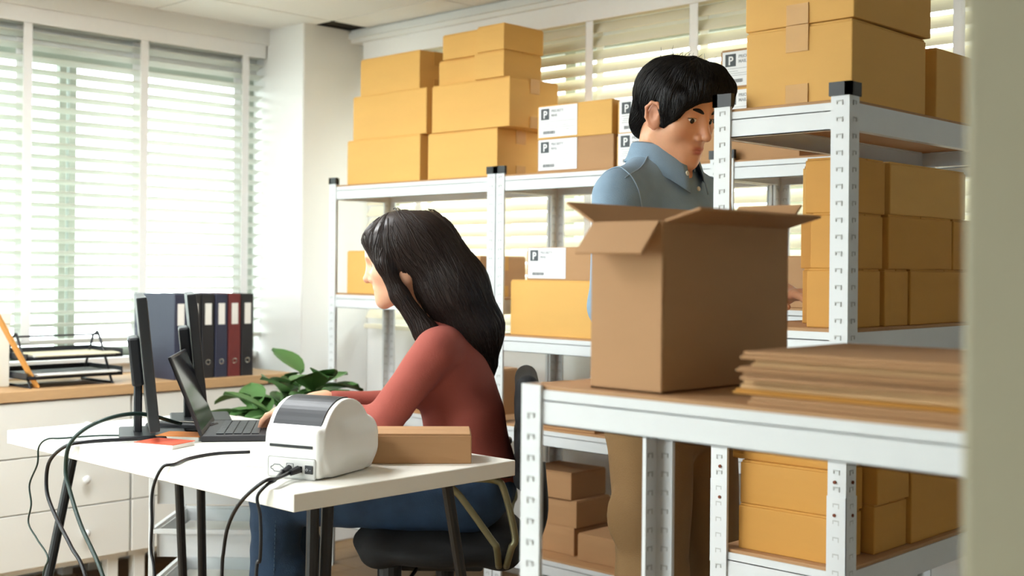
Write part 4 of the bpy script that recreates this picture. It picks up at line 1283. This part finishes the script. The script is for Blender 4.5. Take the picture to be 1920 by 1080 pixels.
# hair
S = SDF(np.array(MH.translation) - .16, np.array(MH.translation) + .16, .0035)
S.M = MH
S.ell((0, -.020, .040), (.084, .102, .088), .01)
S.ell((0, .045, .076), (.066, .052, .034), .02)
S.ell((-.012, .058, .088), (.056, .048, .034), .02)
S.ell((-.008, .028, .097), (.062, .062, .034), .02)
for s in (-1, 1):
    S.ell((s * .066, .012, .022), (.016, .050, .050), .015)
    S.cap((s * .071, .028, .01), (s * .069, .030, -.022), .009, .005, .008)
S.ell((0, -.075, -.03), (.060, .030, .055), .02)
S.ell((.0, .115, -.020), (.057, .050, .078), .012, sub=True)
S.ell((0, .02, -.145), (.14, .10, .105), .012, sub=True)
for s in (-1, 1):
    S.ell((s * .092, .004, -.008), (.026, .025, .038), .008, sub=True)
FR = [([(-.018, .070, .108), (.020, .094, .083), (.048, .086, .062), (.062, .068, .044)], [.014, .015, .012, .004]),
      ([(-.015, .060, .110), (.030, .085, .085), (.060, .070, .048), (.068, .050, .022)], [.014, .015, .012, .004]),
      ([(-.014, .074, .106), (.006, .098, .084), (.028, .096, .070), (.044, .086, .060)], [.012, .012, .009, .003]),
      ([(-.020, .070, .106), (-.040, .090, .085), (-.056, .080, .050), (-.062, .066, .014)], [.014, .015, .012, .004]),
      ([(-.020, .074, .104), (-.034, .099, .082), (-.048, .096, .050), (-.054, .088, .016)], [.014, .014, .011, .004]),
      ([(0, .02, .122), (.045, .04, .098), (.074, .035, .055), (.078, .026, .012)], [.010, .011, .010, .004])]
for (p_, r_) in FR: S.chain(p_, r_, .020)
for s in (-1, 1): S.ell((s * .066, .034, .032), (.011, .038, .032), .018)
S.M = None
nz_ = vnoise(3, 14, 60, 220)
S.wrinkle(lambda X, Y, Z: .0022 * nz_(X, Y, Z))
hm = S.mesh('hair', 'hair_black')
def cutm(q):
    return (((q.x) / .055) ** 2 + ((q.y - .115) / .050) ** 2 + ((q.z + .022) / .076) ** 2 < 1) or (q.z < -.045) or ((abs(q.x) > .055) and ((q.y + .008) / .028) ** 2 + ((q.z + .014) / .036) ** 2 < 1)
m = MB()
def flow_m(P):
    f_ = P - np.array((-.014, .012, .150))
    f_[:, 2] -= .03
    return f_ / (np.linalg.norm(f_, axis=1)[:, None] + 1e-9)
surf_strands(m, S, MH, 3200, flow_m, 5)
surf_strands(m, S, MH, 900, flow_m, 6, keep=lambda l: (l[:, 1] > .03), step=.007)
for k in range(26):    # loose hairs sticking up
    g = random.uniform(-.05, .05); g2 = random.uniform(-.06, .05)
    p0 = Vector((g, g2, .118)); p1 = p0 + Vector((random.uniform(-.02, .02), random.uniform(-.02, .03), random.uniform(.014, .03)))
    m.tube([MH @ p0, MH @ ((p0 + p1) / 2 + Vector((0, 0, .004))), MH @ p1], [.0007, .0006, .0003], 4)
world_child('hair', sub_mesh('hair', [hm, m.mesh('strands', None)], 'hair_black'), man)

# shirt
lo, hi = lbb(MQ, (.34, .27, 1.50), (-.34, -.20, .78))
S = SDF(np.minimum(lo, hi), np.maximum(lo, hi), .005)
S.M = MM
S.ell((0, -.015, 1.17), (.168, .118, .20), .03)
S.ell((0, -.01, .97), (.158, .118, .19), .05)
S.ell((0, -.005, .86), (.165, .125, .08), .04)
S.cap((-.13, -.035, 1.325), (.13, -.035, 1.325), .058, .058, .05)
S.cap((0, -.045, 1.365), (0, -.045, 1.405), .082, .066, .03)
for s in (-1, 1):
    S.cap((0, -.045, 1.375), (s * .150, -.035, 1.335), .070, .050, .03)
    S.cap((s * .178, -.03, 1.322), (s * .225, .0, 1.075), .056, .050, .03)
    S.cap((s * .225, .0, 1.075), (s * .168, .150, 1.098), .050, .036, .02)
S.M = None
n1 = vnoise(11, 8, 14, 34); n2 = vnoise(12, 12, 50, 110)
S.wrinkle(lambda X, Y, Z: .004 * n1(X, Y, Z * .6) + .0016 * n2(X, Y, Z))
# neck opening
S.M = MM; S.ell((0, .035, 1.455), (.048, .070, .085), .012, rot=(-25, 0, 0), sub=True); S.M = None
shirt = world_child('shirt', S.mesh('shirt', 'denim_shirt'), man)
def on_surface(S, pts, n=14, lift=.0012):
    """drop a local polyline onto the field's surface"""
    G = np.gradient(S.F, S.h); out = []
    for p in spline(pts, n):
        q = np.array(MQ @ Vector(p))
        for _ in range(12):
            i = tuple(np.clip(((q - S.lo) / S.h).round().astype(int), 0, np.array(S.F.shape) - 1))
            nr = np.array([G[k][i] for k in range(3)]); nr /= np.linalg.norm(nr) + 1e-9
            q = q - nr * float(S.F[i]) * .8
        out.append(Vector(q + nr * lift))
    return [sum((out[max(0, min(len(out) - 1, k + d))] for d in (-2, -1, 0, 1, 2)), Vector()) / 5 for k in range(len(out))]
for s in (-1, 1):
    m = MB().tube(on_surface(S, [(s * .075, -.02, 1.43), (s * .13, .0, 1.39), (s * .20, .01, 1.36)]), .0016, 6)
    world_child('shoulder_seam', m.mesh('shoulder_seam', 'denim_seam', True), man)
    m = MB().tube(on_surface(S, [(s * .165, .09, 1.27), (s * .185, .05, 1.36), (s * .185, -.03, 1.42), (s * .185, -.11, 1.36), (s * .17, -.14, 1.27)]), .0016, 6)
    world_child('armhole_seam', m.mesh('armhole_seam', 'denim_seam', True), man)
# collar: band folding over into two pointed leaves
def collar(front, MMx, c, r_in, mt_, parent, tipdrop=.05):
    v = []; fa = []; n = 40
    for i in range(n + 1):
        u = -1 + 2 * i / n                      # -1 .. 1, from one tip round the back to the other
        a = math.pi / 2 + math.pi + u * (math.pi - .30)      # start near the front (+y)
        a = -math.pi / 2 + u * (math.pi - .34)
        ca, sa = math.cos(a), math.sin(a)
        fr = abs(u) ** 3
        back = 1 - abs(u)
        def pt(rr, z): return Vector((c[0] + ca * rr * 1.02, c[1] + sa * rr * 1.0 + (0.016 * fr), c[2] + z - .030 * fr))
        band0 = pt(r_in + .006, -.008)
        band1 = pt(r_in + .000, .026 - .004 * fr)
        fold = pt(r_in + .004, .034 - .004 * fr)
        fold2 = pt(r_in + .011, .030 - .004 * fr)
        leaf = pt(r_in + .020 + .004 * fr, .002 - .012 * fr)
        tip = pt(r_in + .028 + .010 * fr, -.012 - tipdrop * max(0, abs(u) - .55) / .45)
        v += [MMx @ p for p in (band0, band1, fold, fold2, leaf, tip)]
    for i in range(n):
        for k in range(5):
            fa.append((i * 6 + k, (i + 1) * 6 + k, (i + 1) * 6 + k + 1, i * 6 + k + 1))
    me = MB().add(v, fa).mesh('collar', mt_, True)
    o = world_child('collar', me, parent)
    md = o.modifiers.new('thickness', 'SOLIDIFY'); md.thickness = .0028; md.offset = 0
    return o
parent_inv[shirt.name] = Matrix.Identity(4)
shirt_o = collar(1, MM, (0, -.038, 1.425), .060, 'denim_shirt', man)
m = MB()
for (bx_, bz) in [(.046, 1.378), (.002, 1.345), (.002, 1.24), (.002, 1.17), (.002, 1.10)]:
    yy = .098 if bz > 1.31 else .108
    m_ = MB().lathe([(.001, .003), (.0045, .003), (.0055, .002), (.0055, 0)], 12)
    mm_ = m_.mesh('button', 'button')
    o = link('button', mm_, man); o.matrix_parent_inverse = Matrix.Identity(4); o.location = (bx_, yy - (.03 if bz > 1.29 else 0) , bz); o.rotation_euler = (R(-80), 0, 0)

# trousers
lo, hi = lbb(MQ, (.30, .22, .96), (-.30, -.22, .03))
S = SDF(np.minimum(lo, hi), np.maximum(lo, hi), .006)
S.M = MM
S.ell((0, -.005, .87), (.158, .118, .10), .02)
S.ell((0, -.02, .80), (.160, .125, .09), .04)
for s in (-1, 1):
    kx = s * .098 if s > 0 else s * .124
    S.cap((s * .078 if s > 0 else s * .092, -.005, .80), (kx, .020, .46), .100, .080, .025)
    S.cap((kx, .020, .46), (s * .108, -.015, .07), .080, .064, .02)
    S.ell((s * .165, .0, .60), (.020, .06, .075), .012)
S.M = None
n1 = vnoise(21, 8, 10, 26); n2 = vnoise(22, 10, 40, 80)
S.wrinkle(lambda X, Y, Z: .007 * n1(X * 1.4, Y * 1.4, Z * .8) + .004 * n2(X, Y, Z * .5))
world_child('trousers', S.mesh('trousers', 'khaki'), man)
for s in (-1, 1):
    S = SDF(np.array(W((s * .108, .05, .06))) - np.array((.20, .20, .07)), np.array(W((s * .108, .05, .06))) + np.array((.20, .20, .08)), .006)
    S.M = MM
    S.cap((s * .108, -.04, .04), (s * .125, .15, .034), .04, .036, .02); S.cap((s * .108, -.03, .06), (s * .108, -.02, .12), .045, .045, .02)
    S.M = None
    S.F = np.maximum(S.F, (.001 - S._grid((slice(None),) * 3)[2]))
    world_child('shoe', S.mesh('shoe', 'shoe'), man)

# ---- the seated woman
wom, MW = person_root('woman with long dark hair in jeans sitting at the white desk, typing', WB, FZ)
W = lambda p: MW @ Vector(p); MQ = MW
MHW = MW @ Matrix.Translation((0, .115, 1.175)) @ Matrix.Rotation(R(-12), 4, 'X') @ Matrix.Scale(.95, 4)
shw = {s: W((s * .155, .02, .965)) for s in (-1, 1)}
elw = {s: W((s * .20, .15, .775)) for s in (-1, 1)}
wrw = {s: W((s * .085 - .03, .345, .805)) for s in (-1, 1)}
lo, hi = lbb(MQ, (.28, .56, 1.33), (-.28, -.12, .68))
S = SDF(np.minimum(lo, hi), np.maximum(lo, hi), .0034)
head_prims(S, MHW, True)
S.cap(MHW @ Vector((0, -.025, -.05)), W((0, .02, 1.0)), .043, .048, .02)
S.cap(W((-.11, .01, .965)), W((.11, .01, .965)), .04, .04, .04)
for s in (-1, 1):
    S.cap(W((s * .09, .01, .965)), shw[s], .04, .036, .02)
    S.cap(shw[s], elw[s], .036, .031, .02); S.cap(elw[s], wrw[s], .031, .021, .015)
    y_ = (wrw[s] - elw[s]).normalized(); y_ = (y_ + Vector((0, 0, -.30))).normalized()
    x_ = y_.cross(Vector((0, 0, 1))).normalized(); z_ = x_.cross(y_)
    Mh_ = Matrix.Translation(wrw[s]) @ Matrix(((x_.x, y_.x, z_.x), (x_.y, y_.y, z_.y), (x_.z, y_.z, z_.z))).to_4x4() @ Matrix.Scale(.88, 4)
    hand_prims(S, Mh_, -s, (14, 24, 18))
bodyw = world_child('body', S.mesh('body', 'skin_woman', head_tint(MHW)), wom)
bpy.context.view_layer.update()
face_parts(bodyw, MHW, 'hair_brown', .0018)
lo, hi = bb([MHW @ Vector((.16, .12, .15)), MHW @ Vector((-.16, -.30, -.36)), MHW @ Vector((.16, -.30, -.36)), MHW @ Vector((-.16, .12, .15))], .01)
S = SDF(lo, hi, .005)
S.M = MHW
S.ell((0, -.018, .040), (.088, .106, .090), .01)
S.ell((0, .035, .072), (.068, .054, .034), .02)
S.chain([(0, -.07, .02), (0, -.115, -.10), (0, -.145, -.22), (0, -.15, -.31)], [.088, .090, .078, .045], .03)
for s in (-1, 1):
    S.chain([(s * .050, .065, .075), (s * .076, .045, .0), (s * .080, .02, -.09), (s * .085, -.03, -.20), (s * .075, -.06, -.28)], [.018, .016, .020, .028, .012], .02)
S.ell((0, .115, -.030), (.057, .056, .092), .012, sub=True)
S.M = None
nz_ = vnoise(31, 14, 50, 160)
S.wrinkle(lambda X, Y, Z: .003 * nz_(X, Y, Z * .3))
hm = S.mesh('hair', 'hair_brown')
def cutw(q):
    return ((q.x / .055) ** 2 + ((q.y - .115) / .055) ** 2 + ((q.z + .03) / .09) ** 2 < 1)
m = MB()
def flow_w(P):
    f_ = P - np.array((0, .0, .150))
    f_ /= np.linalg.norm(f_, axis=1)[:, None] + 1e-9
    w_ = np.clip((.05 - P[:, 2]) / .10, 0, 1)[:, None]
    return f_ * (1 - w_) + np.array((0, -.25, -1.0)) * w_
surf_strands(m, S, MHW, 2600, flow_w, 9, steps=9, step=.016, rad=(.0009, .0018))
world_child('hair', sub_mesh('hair', [hm, m.mesh('strands', None)], 'hair_brown'), wom)
lo, hi = lbb(MQ, (.29, .34, 1.06), (-.29, -.28, .50))
S = SDF(np.minimum(lo, hi), np.maximum(lo, hi), .006)
S.M = MW
S.ell((0, -.065, .63), (.160, .115, .11), .03)
S.ell((0, -.045, .76), (.135, .105, .14), .06)
S.ell((0, -.005, .89), (.150, .110, .11), .05)
S.ell((-.065, .075, .86), (.06, .05, .055), .03); S.ell((.065, .075, .86), (.06, .05, .055), .03)
S.cap((-.11, .005, .965), (.11, .005, .965), .050, .050, .04)
S.cap((0, .01, .97), (0, .02, 1.005), .062, .056, .03)
for s in (-1, 1):
    S.cap((s * .155, .02, .955), (s * .20, .15, .775), .054, .044, .03)
    S.cap((s * .20, .15, .775), (s * .105 - .022, .30, .800), .044, .032, .02)
S.ell((0, .055, 1.035), (.050, .055, .055), .01, rot=(-20, 0, 0), sub=True)
S.M = None
n1 = vnoise(41, 8, 12, 30); n2 = vnoise(42, 10, 40, 90)
S.wrinkle(lambda X, Y, Z: .005 * n1(X, Y, Z) + .0018 * n2(X, Y, Z))
world_child('blouse', S.mesh('blouse', 'rust_top'), wom)
lo, hi = lbb(MQ, (.30, .58, .74), (-.30, -.28, .05))
S = SDF(np.minimum(lo, hi), np.maximum(lo, hi), .006)
S.M = MW
S.ell((0, -.065, .60), (.165, .120, .10), .03)
for s, ky in ((-1, .42), (1, .40)):
    S.cap((s * .085, -.06, .585), (s * .075, ky, .575), .088, .066, .03)
    S.cap((s * .075, ky, .575), (s * .075, ky + .015, .10), .066, .046, .02)
    S.cap((s * .075, ky - .03, .40), (s * .075, ky - .02, .22), .052, .045, .02)
S.M = None
n1 = vnoise(51, 8, 14, 36); n2 = vnoise(52, 10, 70, 150)
S.wrinkle(lambda X, Y, Z: .006 * n1(X, Y, Z) + .005 * n2(X, Y, Z))
jn = world_child('jeans', S.mesh('jeans', 'jeans'), wom)
for s, ky in ((-1, .42), (1, .40)):
    c_ = np.array(W((s * .075, ky + .06, .06)))
    S = SDF(c_ - np.array((.17, .17, .07)), c_ + np.array((.17, .17, .08)), .006)
    S.M = MW
    S.cap((s * .075, ky - .02, .036), (s * .08, ky + .13, .03), .034, .03, .02); S.cap((s * .075, ky, .05), (s * .075, ky + .01, .12), .04, .042, .02)
    S.M = None
    S.F = np.maximum(S.F, (.001 - S._grid((slice(None),) * 3)[2]))
    world_child('shoe', S.mesh('shoe', 'shoe_white'), wom)
    parent_inv[jn.name] = Matrix.Identity(4)
    m = MB()
    for k in range(46):       # stitched outer seam of the lower leg
        t_ = k / 46; t2 = t_ + .014
        q = [W((s * (.077 + .066 - .020 * u), ky - .012 + .015 * u, .60 - .50 * u)) for u in (t_, t2)]
        m.tube(q, .0016, 5)
    sm = m.mesh('seam_stitching', 'jeans_seam')
    o_ = link('seam_stitching', sm, jn); tag(o_, kind='stuff')
